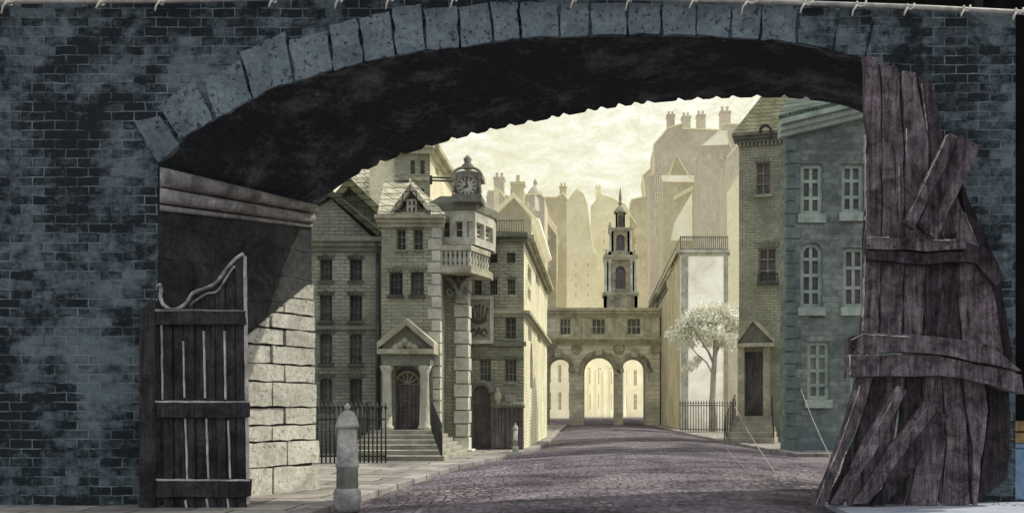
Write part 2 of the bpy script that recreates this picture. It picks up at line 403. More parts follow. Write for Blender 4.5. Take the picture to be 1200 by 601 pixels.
pl = [(x-.3,y) for x,y in kerb_l]+[(-20,84),(-20,12.6)]
sheet('pavement', pl, PAVE, 'pavement', .14)
pr = [(x+.3,y) for x,y in kerb_r]
sheet('pavement', [(24,30)]+[(24,84)]+pr[::-1], PAVE, 'pavement', .14)
def kerb(pts, sgn):
    mb = MB()
    for (x0,y0),(x1,y1) in zip(pts, pts[1:]):
        n = max(1, int((y1-y0)/1.1))
        for i in range(n):
            f0, f1 = i/n, (i+1)/n-.012; a = Vector((x0+(x1-x0)*f0, y0+(y1-y0)*f0)); b = Vector((x0+(x1-x0)*f1, y0+(y1-y0)*f1))
            z = PAVE+.012+random.uniform(-.006,.006)
            mb.hexa([(a.x,a.y,-.02),(a.x+sgn*.297,a.y,-.02),(b.x+sgn*.297,b.y,-.02),(b.x,b.y,-.02),(a.x,a.y,z),(a.x+sgn*.297,a.y,z),(b.x+sgn*.297,b.y,z),(b.x,b.y,z)])
    structure('kerb', mb, 'kerb', bevel=.02)
kerb(kerb_l, -1); kerb(kerb_r, 1)
# ------------------------------------------------------------------ the arch wall in front
NEAR = [(185,193),(215,165),(250,142),(290,122),(328,103),(392,85),(465,67),(540,57),(609,48),(692,44),(775,43),(855,46),(932,53),(1010,71),(1060,100),(1085,145),(1098,205)]
FAR = [(365,243),(385,227),(412,208),(445,192),(480,179),(530,164),(580,152),(640,140),(700,129),(760,121),(830,116),(900,114),(950,117),(990,124),(1020,138),(1045,165),(1058,205)]
NEAR_R, FAR_R = 1.0, 1.2
NS = 260
nearc = spline(NEAR, NS); farc = spline(FAR, NS)
nib_x = [425,447,470,500,530,553,575,598,620,648,662,690,705,727,745,760,797,818,840,860,888,920,945]
def nib(x, y):
    for c in nib_x:
        h = 5+((c*7)%5)*.7
        if abs(x-c) < 4.5: return y-h*(1-abs(x-c)/4.5)
    return y
far0 = farc; farc = [(x, nib(x, y)) for x, y in farc]
arch = thing('brick_archway', 'dark blue brick wall with wide low stone arch framing the street', 'archway', G(700, 1.0))
FW = Facade((-360,1.0),(1190,1.0)); BW = Facade((-360,1.2),(1120,1.2))
top_px = [(1190,17),(1060,11),(940,6),(780,1),(560,-2),(400,-2),(200,4),(0,5),(-360,5)]
zg = 601.6
out_px = [(-360,600),(185,600)]+nearc+[(1098,600),(1190,600)]+top_px
pts = FW.q(out_px); pts = [(u, 0 if abs(py-600) < .5 else z) for (u,z),(px,py) in zip(pts, out_px)]
mb = MB(); mb.wall(FW, pts, [], 0); mb.build('front_wall', 'blue brick', arch)
out_px = [(-360,579.6),(365,579.6)]+farc+[(1058,579.6),(1110,579.6),(1110,60),(-360,60)]
pts = BW.q(out_px); pts = [(u, 0 if abs(py-579.6) < .3 else z) for (u,z),(px,py) in zip(pts, out_px)]
mb = MB(); mb.prism(BW, pts, -.02, .0); mb.build('rear_wall', 'blue brick', arch)
# vault
mb = MB(); SEG = 5
rows = []
for j in range(SEG+1):
    f = (0,.24,.48,.72,.95,1)[j]
    rows.append([W(a[0],a[1],NEAR_R).lerp(W(b[0],b[1],FAR_R), f) for a, b in zip(nearc, farc if j == SEG else far0)])
n = NS+1
mb.add([p for r_ in rows for p in r_], [(j*n+i, j*n+i+1, (j+1)*n+i+1, (j+1)*n+i) for j in range(SEG) for i in range(NS)])
top = [(-13.2,14.0,7.42),(5.9,14.0,7.2),(5.9,16.7,7.2),(-13.2,16.7,7.42)]
mb.add(top, [(0,1,2,3)])
mb.build('vault', 'soffit', arch)
# jambs
JL = Facade((185,1.0),(365,1.2)); JR = Facade((1058,1.2),(1098,1.0))
zl = W(185,193,1.0).z; zf = W(365,243,1.2).z
mb = MB(); mb.prism(JL, [(0,0),(JL.L,0),(JL.L,zf),(0,zl)], -.2, 0); mb.build('jamb', 'jamb shade', arch)
mb = MB(); mb.prism(JR, [(0,0),(JR.L,0),(JR.L,W(1098,205,1).z),(0,W(1058,205,1.2).z)], -.2, 0); mb.build('jamb', 'jamb shade', arch)
mb = MB(); mb.box((5.6,14.012,0),(6.123,17,7.2)); mb.box((-13.5,14.012,0),(-13.0,16.8,7.4)); mb.build('end_wall', 'blue brick', arch)
# cornice along the left jamb: two rolls
mb = MB()
def cornice_strip(y0, y1, Y0, Y1, dep):
    a0 = W(187,y0,1.0); a1 = W(187,y1,1.0); b0 = W(364,Y0,1.2); b1 = W(364,Y1,1.2); nrm = JL.n
    K = 9; vs = []
    for p0, p1 in ((a0,a1),(b0,b1)):
        for i in range(K+1):
            f = i/K; vs.append(p0.lerp(p1, f)+nrm*(dep*(.35+.65*math.sin(math.pi*(.12+.76*f))) if 0 < i < K else 0.004))
    mb.add(vs, [(i, i+1, K+2+i, K+1+i) for i in range(K)]+[tuple(range(K+1))[::-1], tuple(range(K+1, 2*K+2))])
cornice_strip(196,219,240,250,.2); cornice_strip(220,238,251,262,.12); cornice_strip(240,247,263,267,.05)
mb.build('cornice', 'moulding', arch, smooth=True)
# pale stone blocks of the far pier, cut along a painted shadow diagonal
rs = random.Random(4)
mb = MB()
rows_y = [333,352,371,389,408,429,449,477,497,515,543,581]
left_x = [286]*11
for i in range(len(rows_y)-1):
    y0, y1 = rows_y[i], rows_y[i+1]; x0 = left_x[i]; x1 = 366+(2 if i >= 6 else 0)+(3 if i >= 9 else 0)
    cut = [x0+ (x1-x0)*c for c in ([.55] if i % 2 else [.36])] if x1-x0 > 40 else []
    xs = [x0]+cut+[x1]
    for a, b in zip(xs, xs[1:]):
        u0 = JL.hit(a,450)[0]; u1 = JL.hit(b,450)[0]; z0 = W(366,y1,1.2).z; z1 = W(366,y0,1.2).z; z0 = max(z0, 0.0)
        g_ = .017; quad = [(u0+g_,z0+g_),(u1-g_,z0+g_),(u1-g_,z1-g_),(u0+g_,z1-g_)]
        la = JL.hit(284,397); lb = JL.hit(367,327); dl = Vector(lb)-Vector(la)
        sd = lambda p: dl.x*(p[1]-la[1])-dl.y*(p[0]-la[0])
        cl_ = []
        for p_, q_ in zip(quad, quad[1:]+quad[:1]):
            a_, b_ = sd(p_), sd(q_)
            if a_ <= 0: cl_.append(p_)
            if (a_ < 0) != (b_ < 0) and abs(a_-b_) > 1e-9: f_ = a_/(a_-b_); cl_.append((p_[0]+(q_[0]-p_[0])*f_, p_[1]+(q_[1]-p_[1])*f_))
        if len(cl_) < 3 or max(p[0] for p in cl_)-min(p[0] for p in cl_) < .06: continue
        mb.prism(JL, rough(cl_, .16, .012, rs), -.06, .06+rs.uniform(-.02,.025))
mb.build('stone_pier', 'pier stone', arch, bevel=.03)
# voussoirs
joints = [176,212,252,298,346,392,428,465,500,540,578,611,656,692,735,775,815,855,890,932,975,1012,1050]
def curve_at(x):
    for a, b in zip(nearc, nearc[1:]):
        if a[0] <= x <= b[0]:
            f = (x-a[0])/(b[0]-a[0]+1e-9); return a[1]+(b[1]-a[1])*f, (b[1]-a[1])/(b[0]-a[0]+1e-9)
    return nearc[0][1]+10, -1.0
for i in range(len(joints)-1):
    x0, x1 = joints[i]+1.6, joints[i+1]-1.6
    y0, s0 = curve_at(max(x0,186)); y1, s1 = curve_at(x1)
    nx0 = Vector((s0, -1)).normalized(); nx1 = Vector((s1, -1)).normalized()
    h = 50+rs.uniform(-5,12); h = h if i > 2 else 52
    tilt = .55 if i > 1 else .8
    a = Vector((x0,y0)); b = Vector((x1,y1)); c = b+Vector((nx1.x*tilt,nx1.y))*h; d = a+Vector((nx0.x*tilt,nx0.y))*h
    if i == 0: a = Vector((193,190)); b = Vector((217,168)); c = Vector((188,138)); d = Vector((160,144)); a = Vector((186,188))
    cl = lambda p: (p.x, max(p.y, 5+ (max(0,p.x-780)*.032)))
    inner = [ (x0+(x1-x0)*t, curve_at(max(186,x0+(x1-x0)*t))[0]-1.0) for t in (.0,.33,.66,1.0)] if i else [(187,192),(200,181),(211,169)]
    poly = inner+[cl(c), cl(d)]
    poly = rough(FW.q(poly), .12, .018, rs)
    m_ = MB().prism(FW, poly, -.1, .05+rs.uniform(-.012,.025)); m_.build('voussoir', 'arch stone' if x0 < 920 else 'blue brick', arch, bevel=.035)
# batten pipe with ties
pipe = [W(x,y,.99) for x, y in [(-340,2),(-100,1),(0,2),(200,1),(400,-4),(560,-5),(780,-1.5),(940,4),(1060,8),(1200,15)]]
mb = MB(); mb.tube(pipe, .035, 10)
solo('batten_pipe', 'thin pale metal pipe running along the top edge of the brick wall', 'pipe', mb, 'batten', tuple(pipe[0]), smooth=True)
tx = [(12,2),(120,2),(190,1.5),(322,-1),(400,-2),(460,-3),(535,-3),(675,-2),(740,-2),(812,1),(875,3),(942,5),(1003,7),(1062,10),(1128,12),(1189,15)]
for i, (x, y) in enumerate(tx):
    c = W(x, y, .99); mb = MB(); pr_ = rs.uniform(.7,1.3)
    mb.tube([c+Vector((.05*math.sin(a)*.3, -.052*math.cos(a), .052*math.sin(a))) for a in [k*math.pi/5 for k in range(11)]], .014, 6)
    mb.tube([c+Vector((0,-.06,-.02)), c+Vector((-.05*pr_,-.07,-.09)), c+Vector((-.07*pr_,-.07,-.17*pr_))], .014, 6)
    mb.tube([c+Vector((0,-.06,-.02)), c+Vector((.05*pr_,-.08,-.05)), c+Vector((.10*pr_,-.075,-.02)), c+Vector((.12*pr_,-.07,.04))], .014, 6)
    solo('tie_cord', 'short white cord knotted around the pale pipe above the arch', 'cord', mb, 'cord', tuple(c), 'white cords tying the wall top to the pipe', smooth=True)
# black drape behind and beside
mb = MB()
def drape(x0, x1, y, z0, z1):
    K = int((x1-x0)/.12); vs = []
    for i in range(K+1):
        x = x0+(x1-x0)*i/K; yy = y+.06*math.sin(x*5.2)+.04*math.sin(x*11.7)
        vs += [(x,yy,z0),(x,yy,z1)]
    mb.add(vs, [(2*i,2*i+2,2*i+3,2*i+1) for i in range(K)])
drape(-14, 6.05, 14.95, 7.1, 10.5); drape(6.1, 9.5, 16.6, -.005, 10.5)
solo('stage_drape', 'black backstage drape hanging above and to the right of the brick wall', 'curtain', mb, 'black drape', (6.1,16.6,0), smooth=True)
# backstage bits at the right edge
sheet('floor', [(3.3,12.2),(9.5,12.2),(9.5,16.5),(6.4,16.5),(6.4,14.0),(3.3,14.0)], .155, 'floor', .12)
b = thing('storage_box', 'pale blue box standing on the floor past the right end of the wall', 'box', (6.55,14.7,.11))
MB().box((6.22,14.5,.115),(7.0,15.2,.92)).build('body', 'blue box', b, bevel=.03)
MB().box((6.2,14.47,.923),(7.03,15.23,1.0)).build('lid', 'blue box', b, bevel=.02)
b = thing('wood_crate', 'raw timber crate stacked on the pale blue box', 'crate', (6.55,14.7,1.0))
for z in (1.003, 1.18):
    MB().box((6.2,14.45,z),(7.0,14.49,z+.15)).build('board', 'raw wood', b)
MB().box((6.2,14.495,1.003),(7.0,15.1,1.3)).build('body', 'timber dark', b)
cc = [(5.6,13.7),(5.75,13.5),(5.95,13.45),(6.05,13.6),(5.9,13.75),(5.7,13.72),(5.75,13.55),(6.2,13.5),(6.8,13.6)]
mb = MB().tube([(x,y,.13+.01*(i%3)) for i,(x,y) in enumerate(spline(cc, 40))], .014, 6)
solo('cable', 'black cable looped on the grey floor at the foot of the wall', 'cable', mb, 'cable', (5.6,13.7,.11), smooth=True)
# ------------------------------------------------------------------ plank gate at left
FG = Facade((160,.985),(310,.985))
gate = thing('plank_gate', 'dark weathered plank gate with wavy top and painted pale edge highlights by the left pier', 'gate', G(187,.985), FG.rot)
def gpoly(px): return FG.q([(x, min(y, 601.5)) for x, y in px])
scroll = spline([(188,352),(197,361),(208,363),(220,356),(228,344),(243,338),(255,332),(266,318),(277,305),(287,298)], 36)
def top_at(x): return min(scroll, key=lambda p: abs(p[0]-x))[1]
edges = [188,201.5,216,239,262,287]
edges = [188,211,237,262,290]
lines = [190,216,241,265,288]
for i in range(4):
    for sub in range(2):
        w_ = (lines[i+1]-lines[i])/2; x0 = lines[i]+w_*sub+1.0; x1 = x0+w_-1.6
        xs = [x0+(x1-x0)*k/4 for k in range(5)]
        px = [(x0+2,599),(x1+2,599)]+[(x, top_at(x)+3) for x in xs[::-1]]
        d = rs.uniform(-.025,.025); mb = MB().prism(FG, gpoly(px), -.03+d, .03+d)
        mb.build('plank', 'gate wood', gate, bevel=.006)
for (x, ya, yb) in ((191,373,468),(216.5,400,466),(240.5,388,466),(264.5,388,468),(219,490,560),(243.5,490,560),(269,492,560),(219,585,601),(244,583,601),(268,583,601),(287.5,300,590)):  # pale strips: light catching the plank edges, put in as colour
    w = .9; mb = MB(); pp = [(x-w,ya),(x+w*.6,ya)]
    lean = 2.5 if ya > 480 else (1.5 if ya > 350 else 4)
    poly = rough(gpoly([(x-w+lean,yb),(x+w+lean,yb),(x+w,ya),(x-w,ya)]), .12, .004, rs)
    mb.prism(FG, poly, -.02, .062); mb.build('painted_lit_edge', 'gate lit edge', gate)
for (x0,y0,x1,y1,mat) in ((172,469,294,489,'gate wood'),(172,560,296,581,'gate wood'),(186,363,290,381,'gate wood')):
    poly = rough(gpoly([(x0,y1),(x1,y1),(x1,y0+1),(x0,y0)]), .2, .01, rs)
    r_ = MB().prism(FG, poly, .035, .1).build('rail', mat, gate, bevel=.012)
    MB().prism(FG, rough(gpoly([(x0,y0+2.2),(x1,y0+2.6),(x1,y0+.8),(x0,y0)]), .15, .005, rs), .05, .108).build('painted_lit_edge', 'gate lit edge' if y0 > 400 else 'moulding', gate)
MB().prism(FG, rough(gpoly([(168,601),(186,601),(186,352),(177,358),(168,364)]), .25, .012, rs), -.05, .12).build('post', 'gate wood', gate, bevel=.02)
curl = [(186,338),(189.5,334),(191,340),(190,348),(193,357)]
pts = [FG.P(*FG.hit(x,y), .06) for x, y in spline(curl, 12)+scroll[5:]]
MB().tube(pts, .026, 7).build('scroll', 'gate scroll', gate, smooth=True)
pts = [FG.P(*FG.hit(x,y+9+2*math.sin(x*.2)), .05) for x, y in scroll[14:33]]
MB().tube(pts, .017, 6).build('scroll', 'gate scroll', gate, smooth=True)
# ------------------------------------------------------------------ timber shoring at right
FT = Facade((940,.965),(1200,.965))
tim = thing('timber_shoring', 'heap of rough mauve timbers, leaning planks and cross beams shoring the right pier', 'timber shoring', G(1060,.965,.15), FT.rot)
def tplank(px, d0, d1, mat='timber', name='plank', edge=False):
    pts = FT.q([(x, min(y, 591)) for x, y in px]); pts = rough(pts, .22, .017, rs)
    MB().prism(FT, pts, d0, d1).build(name, mat, tim, bevel=.02)
tplank([(1010,68),(1027,70),(1031,150),(1030,260),(1027,400),(1008,400),(1012,280),(1015,160)], -.05, .08)
tplank([(1031,76),(1052,82),(1058,200),(1056,400),(1030,400),(1033,200)], -.08, .05)
tplank([(1055,84),(1072,88),(1086,170),(1082,300),(1078,400),(1058,400),(1060,210)], -.06, .07)
tplank([(1074,90),(1091,96),(1104,160),(1122,300),(1124,400),(1082,400),(1084,250),(1087,170)], -.1, .04, 'timber dark')
tplank([(1100,190),(1122,230),(1150,300),(1164,345),(1176,420),(1128,420),(1122,300)], -.14, .01, 'timber')
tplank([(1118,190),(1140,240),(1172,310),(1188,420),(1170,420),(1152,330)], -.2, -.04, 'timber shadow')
# lower flared skirt
tplank([(1006,432),(1022,432),(1004,490),(975,560),(964,591),(950,591),(975,530)], .06, .17)
tplank([(1025,432),(1040,432),(1022,500),(995,560),(985,591),(968,591),(1006,495)], .02, .12, 'timber dark')
tplank([(1043,432),(1058,432),(1046,510),(1022,591),(990,591),(1025,500)], .0, .1)
tplank([(1061,432),(1078,432),(1072,520),(1056,591),(1028,591),(1050,510)], -.03, .08, 'timber dark')
tplank([(1081,432),(1100,432),(1104,520),(1096,591),(1062,591),(1076,520)], -.05, .1)
tplank([(1103,432),(1122,432),(1132,520),(1134,591),(1101,591),(1108,520)], -.07, .06)
tplank([(1125,432),(1148,432),(1156,480),(1146,540),(1141,591),(1138,591),(1136,520)], -.08, .09, 'timber')
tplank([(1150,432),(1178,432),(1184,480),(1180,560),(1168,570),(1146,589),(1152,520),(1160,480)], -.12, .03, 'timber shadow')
def tbeam(px, d0, d1, name, mat='timber'): tplank(px, d0, d1, mat, name)
for k, (x0, y0, x1, y1, wd) in enumerate(((1086,470,1003,588,9),(1098,480,1022,589,7),(1050,452,975,588,6))):
    tbeam([(x0-wd,y0),(x0+wd,y0+6),((x0+x1)/2+wd,(y0+y1)/2+8),(x1+wd,y1),(x1-wd,y1),((x0+x1)/2-wd,(y0+y1)/2-6)], .17+.02*k, .25+.02*k, 'strut', 'timber' if k != 1 else 'timber dark')
tbeam([(1012,280),(1040,282),(1124,284),(1126,295),(1080,297),(1012,294)], .12, .25, 'beam')
tbeam([(1012,296),(1080,299),(1126,297),(1126,308),(1080,312),(1012,306)], .09, .21, 'beam', 'timber dark')
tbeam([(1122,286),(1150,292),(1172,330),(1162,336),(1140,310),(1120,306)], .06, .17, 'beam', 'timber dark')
tbeam([(988,398),(1003,392),(1060,395),(1110,398),(1150,408),(1184,436),(1150,428),(1090,416),(1040,415),(988,416)], .14, .34, 'beam')
tbeam([(987,418),(1040,417),(1090,418),(1150,430),(1186,440),(1188,462),(1150,450),(1090,440),(1040,441),(987,443)], .12, .3, 'beam', 'timber')
# diagonal brace of three boards
for k, (ox, oy, dd) in enumerate(((0,0,.40),(13,9,.46),(25,18,.41))):
    tbeam([(1050+ox,268+oy*.5),(1100+ox*.95,164+oy*.6),(1111+ox*.95,171+oy*.6),(1061+ox,276+oy*.5)], dd-.12, dd, 'brace', 'timber' if k != 1 else 'timber dark')
def worn_lit(path, dd, w=.9, mat='timber lit edge'):  # pale strips: edge light painted onto the timbers, with some wear
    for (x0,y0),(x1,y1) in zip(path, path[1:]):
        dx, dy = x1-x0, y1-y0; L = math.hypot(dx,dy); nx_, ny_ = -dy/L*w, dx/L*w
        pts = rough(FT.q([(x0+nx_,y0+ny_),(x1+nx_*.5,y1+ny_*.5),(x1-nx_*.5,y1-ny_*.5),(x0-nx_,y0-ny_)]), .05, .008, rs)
        MB().prism(FT, pts, dd-.06, dd+.012).build('painted_lit_edge', mat, tim)
worn_lit([(1012,282),(1036,282)], .25, .8); worn_lit([(1086,285),(1112,285)], .25, .8); worn_lit([(989,400),(1003,393.5)], .34); worn_lit([(1003,393.5),(1058,396.5)], .34, .6); worn_lit([(989,402),(989,440)], .32, .7)
worn_lit([(1052,264),(1072,222),(1098,168)], .40, .7); worn_lit([(1060,152),(1060,178)], .08, .6); worn_lit([(1012,160),(1013,270)], .08, .6); worn_lit([(1012,300),(1009,388)], .08, .7); worn_lit([(1052,196),(1053,262)], .05, .5)
worn_lit([(1004,452),(980,522),(953,588)], .17, .7); worn_lit([(1042,462),(1010,520),(978,580)], .29, .5, 'moulding'); worn_lit([(1080,476),(1040,532),(1000,584)], .25, .5, 'moulding'); worn_lit([(1090,200),(1100,262),(1112,300)], .04, .5, 'moulding')
worn_lit([(1078,100),(1084,150),(1083,240)], .07, .5, 'moulding'); worn_lit([(1130,250),(1150,300),(1160,345)], .01, .5, 'moulding')
for (x,y,d_) in ((1018,288,.25),(1048,289,.25),(1070,289,.25),(1115,290,.25),(1000,406,.34),(1020,405,.34),(1045,406,.34),(1070,406,.34),(1095,408,.34),(1000,430,.3),(1044,430,.3),(1090,430,.3),(1104,176,.4),(1062,262,.4),(1018,90,.08),(1040,98,.05)):
    c_ = FT.P(*FT.hit(x,y,d_), d_); MB().tube([c_-FT.n*.02, c_+FT.n*.012], .022, 8).build('nail_head', 'iron', tim)
# ------------------------------------------------------------------ bollards
def bollard(name, label, c, s, h, mat):
    t = thing(name, label, 'bollard', c)
    c = Vector(c)
    MB().lathe(c, [(s*1.18,0),(s*1.18,h*.05),(s*1.25,h*.09),(s*1.25,h*.18),(s*1.12,h*.205),(s*1.02,h*.215)], 24).build('base', mat, t, smooth=True)
    MB().lathe(c, [(s*1.0,h*.21),(s*.97,h*.4),(s*1.06,h*.405),(s*1.06,h*.435),(s*.96,h*.44),(s*.88,h*.765)], 24).build('shaft', mat, t, smooth=True)
    MB().lathe(c, [(s*.9,h*.765),(s*1.06,h*.775),(s*1.06,h*.80),(s*.98,h*.815),(s*.94,h*.845),(s*.78,h*.885),(s*.5,h*.918),(s*.22,h*.932)], 24).build('cap', mat, t, smooth=True)
    MB().lathe(c, [(s*.2,h*.93),(s*.17,h*.942),(s*.3,h*.957),(s*.3,h*.972),(s*.2,h*.985),(s*.07,h*1.0)], 16).build('finial', mat, t, smooth=True)
bollard('bollard', 'stout grey stone bollard with ball finial on the pavement edge', G(407,.985,PAVE-.06), .155, 1.56, 'bollard')
bollard('bollard', 'thin short white post at the kerb below the crown sign', W(604,523,2.2)-Vector((0,0,W(604,523,2.2).z-PAVE)), .085, .95, 'white column')
# ------------------------------------------------------------------ left row of houses
def chimney(F, root, px, d0, d1, mat, pots=2, parent=None, name='chimney'):
    u0,z0,u1,z1 = F.rect(*px); w = u1-u0
    mb = MB().fbox(F, u0, z0, u1, z1, d0, d1).fbox(F, u0-w*.08, z1-.003-w*.12, u1+w*.08, z1+.06, d0-.1, d1+.1)
    for i in range(pots):
        c = F.P(u0+w*(i+.5)/pots, z1+.05, (d0+d1)/2); mb.lathe(c, [(w*.16,0),(w*.13,w*.5),(w*.17,w*.52),(w*.15,w*.6)], 8)
    return mb.build(name, mat, root, parent)
# gabled house
F = Facade((300,2.2),(447,2.2)); t = thing('gabled_house', 'grey olive brick house with brick gable beside the stone pier', 'house', tuple(F.A), F.rot); H = []
for y, y2 in ((304,329),(346,376),(391,426),(443,479)):
    for x in (382, 417):
        window(F, t, H, (x-7.5,y,x+7.5,y2), 3, 4 if y > 380 else 3, arch=.35 if y > 380 else 0, fm='frame dark', gm='glass mauve', hood='frame dark')
zE = F.hit(400,288)[1]; apx = F.hit(388,233); ul = F.hit(340,288)[0]-1.2
shell(F, t, [(0,0),(F.L,0),(F.L,zE),apx,(0,zE)], H, 7, 'grey olive brick')
band(F, t, 'cornice', 'trim grey', 0, zE-.18, F.L, zE+.25, -.02, .3, 3)
a0 = (0-.3, zE-.1); a1 = (F.L+.25, zE+.02)
mb = MB().prism(F, [a0,(apx[0],apx[1]+.05),a1,(a1[0],a1[1]+.22),(apx[0],apx[1]+.3),(a0[0],a0[1]+.22)], -7.2, .22); mb.build('roof', 'shingle dark', t)
band(F, t, 'string_course', 'trim grey', 0, F.hit(400,384)[1]-.05, F.L, F.hit(400,384)[1]+.06, -.02, .07)
mb = MB(); p = F.P(*F.hit(444,290),.18)
hk = [F.P(*F.hit(x,y),.2) for x, y in spline([(444,300),(443,286),(447,276),(452,273),(454,279),(451,282)], 14)]
mb.tube(hk, .05, 6); mb.tube([F.P(*F.hit(444,298),.15), F.P(*F.hit(444,535),.15)], .07, 8); mb.build('drain_pipe', 'iron', t, smooth=True)
# steep roofed house behind
F = Facade((368,2.75),(460,2.75)); t = thing('steep_roofed_house', 'house with steep dark gable rising behind the grey olive gabled house', 'house', tuple(F.A), F.rot)
zE = F.hit(400,270)[1]; apx = F.hit(411,221)
shell(F, t, [(0,0),(F.L,0),(F.L,zE),apx,(0,zE)], [], 5, 'shingle dark')
MB().prism(F, [(-.2,zE-.2),(apx[0],apx[1]),(F.L+.3,zE-.2),(F.L+.3,zE+.15),(apx[0],apx[1]+.4),(-.2,zE+.15)], -5.2, .3).build('roof', 'shingle olive', t)
# pale roofed house behind that
F = Facade((395,3.3),(470,3.3)); t = thing('pale_roofed_house', 'house with pale sunlit tiled roof seen highest behind the dark gables', 'house', tuple(F.A), F.rot)
zE = F.hit(430,262)[1]
shell(F, t, [(0,0),(F.L,0),(F.L,zE),(0,zE)], [], 5, 'olive brick')
u = lambda x, y, d=0: F.hit(x, y, d)
mb = MB(); e0 = F.P(-.2,zE,.3); e1 = F.P(F.L+.2,zE,.3); 
r0 = F.P(*F.hit(405,196,-3),-3); r1 = F.P(*F.hit(462,190,-3),-3)
mb.hexa([e0+Vector((0,0,-.15)), e1+Vector((0,0,-.15)), F.P(F.L+.2,zE-.1,-6), F.P(-.2,zE-.1,-6), e0, e1, r1, r0]); mb.build('roof', 'shingle pale', t)
chimney(F, t, (446,182,458,205), -3.6, -2.2, 'olive brick')
# portal house
F = Facade((447,2.18),(515,2.18)); t = thing('portal_house', 'olive brick house with pedimented doorway, dormer and pale shingle roof', 'house', tuple(F.A), F.rot); H = []
for x in (470, 490): window(F, t, H, (x-5.5,269,x+5.5,293), 2, 3, fm='frame', gm='glass dark', hood='trim grey')
for x in (464, 489): window(F, t, H, (x-8,318,x+8,346), 3, 3, arch=.3, fm='frame dark', gm='glass mauve', hood='trim grey')
zE = F.hit(480,262)[1]
dz = .1
ud0, zd0, ud1, zd1 = F.rect(461,428,492,503)
lpd = arch_loop(ud0, zd0, ud1, zd1); H.append(lpd)
shell(F, t, [(0,0),(F.L,0),(F.L,zE),(0,zE)], H, 6, 'olive brick')
band(F, t, 'cornice', 'trim', -.1, zE-.12, F.L+.15, zE+.24, -.02, .34, 3)
ro = MB(); d1 = .35
pA = F.P(-.05,zE+.242,d1); pB = F.P(F.L+.25,zE+.242,d1); pC = F.P(F.L+.25,zE+.242,-6); pD = F.P(-.05,zE+.242,-6)
rr0 = F.P(*F.hit(450,213,-2.2),-2.2); rr1 = F.P(*F.hit(484,222,-2.2),-2.2); rr1.z = rr0.z
ro.add([pA,pB,pC,pD,rr0,rr1], [(0,1,5,4),(1,2,5),(2,3,4,5),(3,0,4),(3,2,1,0)]); roof = ro.build('roof', 'shingle pale', t)
# dormer
ua, za = F.hit(471,252); ub = F.hit(499,252)[0]; apx = F.hit(484,226); Hd = []
dm = MB().prism(F, [(ua,za),(ub,za),apx], -2.5, .12).build('dormer', 'trim grey', t)
wv = F.rect(479,236,489,251)
MB().fbox(F, *wv, .1, .16).build('dormer_window', 'glass dark', t, dm)
mb = MB()
for i in range(3): mb.fbox(F, wv[0]+(wv[2]-wv[0])*i/2-.03, wv[1], wv[0]+(wv[2]-wv[0])*i/2+.03, wv[3], .13, .2)
for i in range(3): mb.fbox(F, wv[0], wv[1]+(wv[3]-wv[1])*i/2-.03, wv[2], wv[1]+(wv[3]-wv[1])*i/2+.03, .132, .198)
mb.build('dormer_frame', 'frame white', t, dm)
MB().prism(F, [(ua-.25,za-.1),(apx[0],apx[1]-.02),(ub+.25,za-.1),(ub+.25,za+.1),(apx[0],apx[1]+.22),(ua-.25,za+.1)], -2.5, .4).build('dormer_roof', 'shingle pale', t, dm)
chimney(F, t, (452,192,463,222), -3.2, -2.2, 'olive brick')
# quoins at the right corner
mb = MB(); zz = 0.3; i = 0
while zz < zE-.4:
    w = .36 if i % 2 else .24; mb.fbox(F, F.L-w, zz, F.L+.03, zz+.33, -.3, .045); zz += .37; i += 1
mb.build('quoin', 'white quoin', t, bevel=.015)
# portal
po = MB(); uL, zP = F.hit(446,409); uR, _ = F.hit(503,409); ap = F.hit(476,379); DP = .9; uL, zP = F.hit(446,409,DP); uR, _ = F.hit(504,409,DP); ap = F.hit(476,380,DP)
po.prism(F, [(uL,zP),(uR,zP),(uR,zP+.12),(ap[0],ap[1]),(uL,zP+.12)], 0.003, DP-.18)
ped = po.build('pediment', 'trim grey', t)
mb = MB(); th_ = .2
mb.prism(F, [(uL-.12,zP+.02),(ap[0],ap[1]-.02),(uR+.12,zP+.02),(uR+.12,zP+.02+th_),(ap[0],ap[1]+th_),(uL-.12,zP+.02+th_)], 0.002, DP)
mb.fbox(F, uL-.12, zP-.14, uR+.12, zP+.018, 0.002, DP)
mb.build('pediment_moulding', 'trim', t, ped)
mb = MB()
for k in range(5):
    a = F.hit(464+k*5.5, 404-(7 if k == 2 else 3 if k in (1,3) else 0), DP-.18); mb.lathe(F.P(a[0],a[1]-.1,DP-.16), [(.02,-.16),(.13,-.05),(.12,.06),(.03,.15)], 8)
mb.build('carving', 'trim', t, ped, smooth=True)
MB().fbox(F, uL+.02, zP-.5, uR-.02, zP-.142, 0.002, DP-.1).build('entablature', 'trim grey', t)
zst = F.hit(476,503)[1]
for x in (453.5, 497.5):
    uc = F.hit(x,450,.62)[0]; c = F.P(uc,0,.62); cz = zP-.5
    mb = MB().lathe(c, [(.21,zst),(.21,zst+.1),(.165,zst+.16),(.155,zst+.6),(.135,cz-.28),(.15,cz-.26),(.14,cz-.22),(.22,cz-.06),(.22,cz-.002)], 18); mb.build('column', 'white column', t, smooth=True)
    MB().fbox(F, uc-.16, zst, uc+.16, cz-.002, .002, .12).build('pilaster', 'trim grey', t)
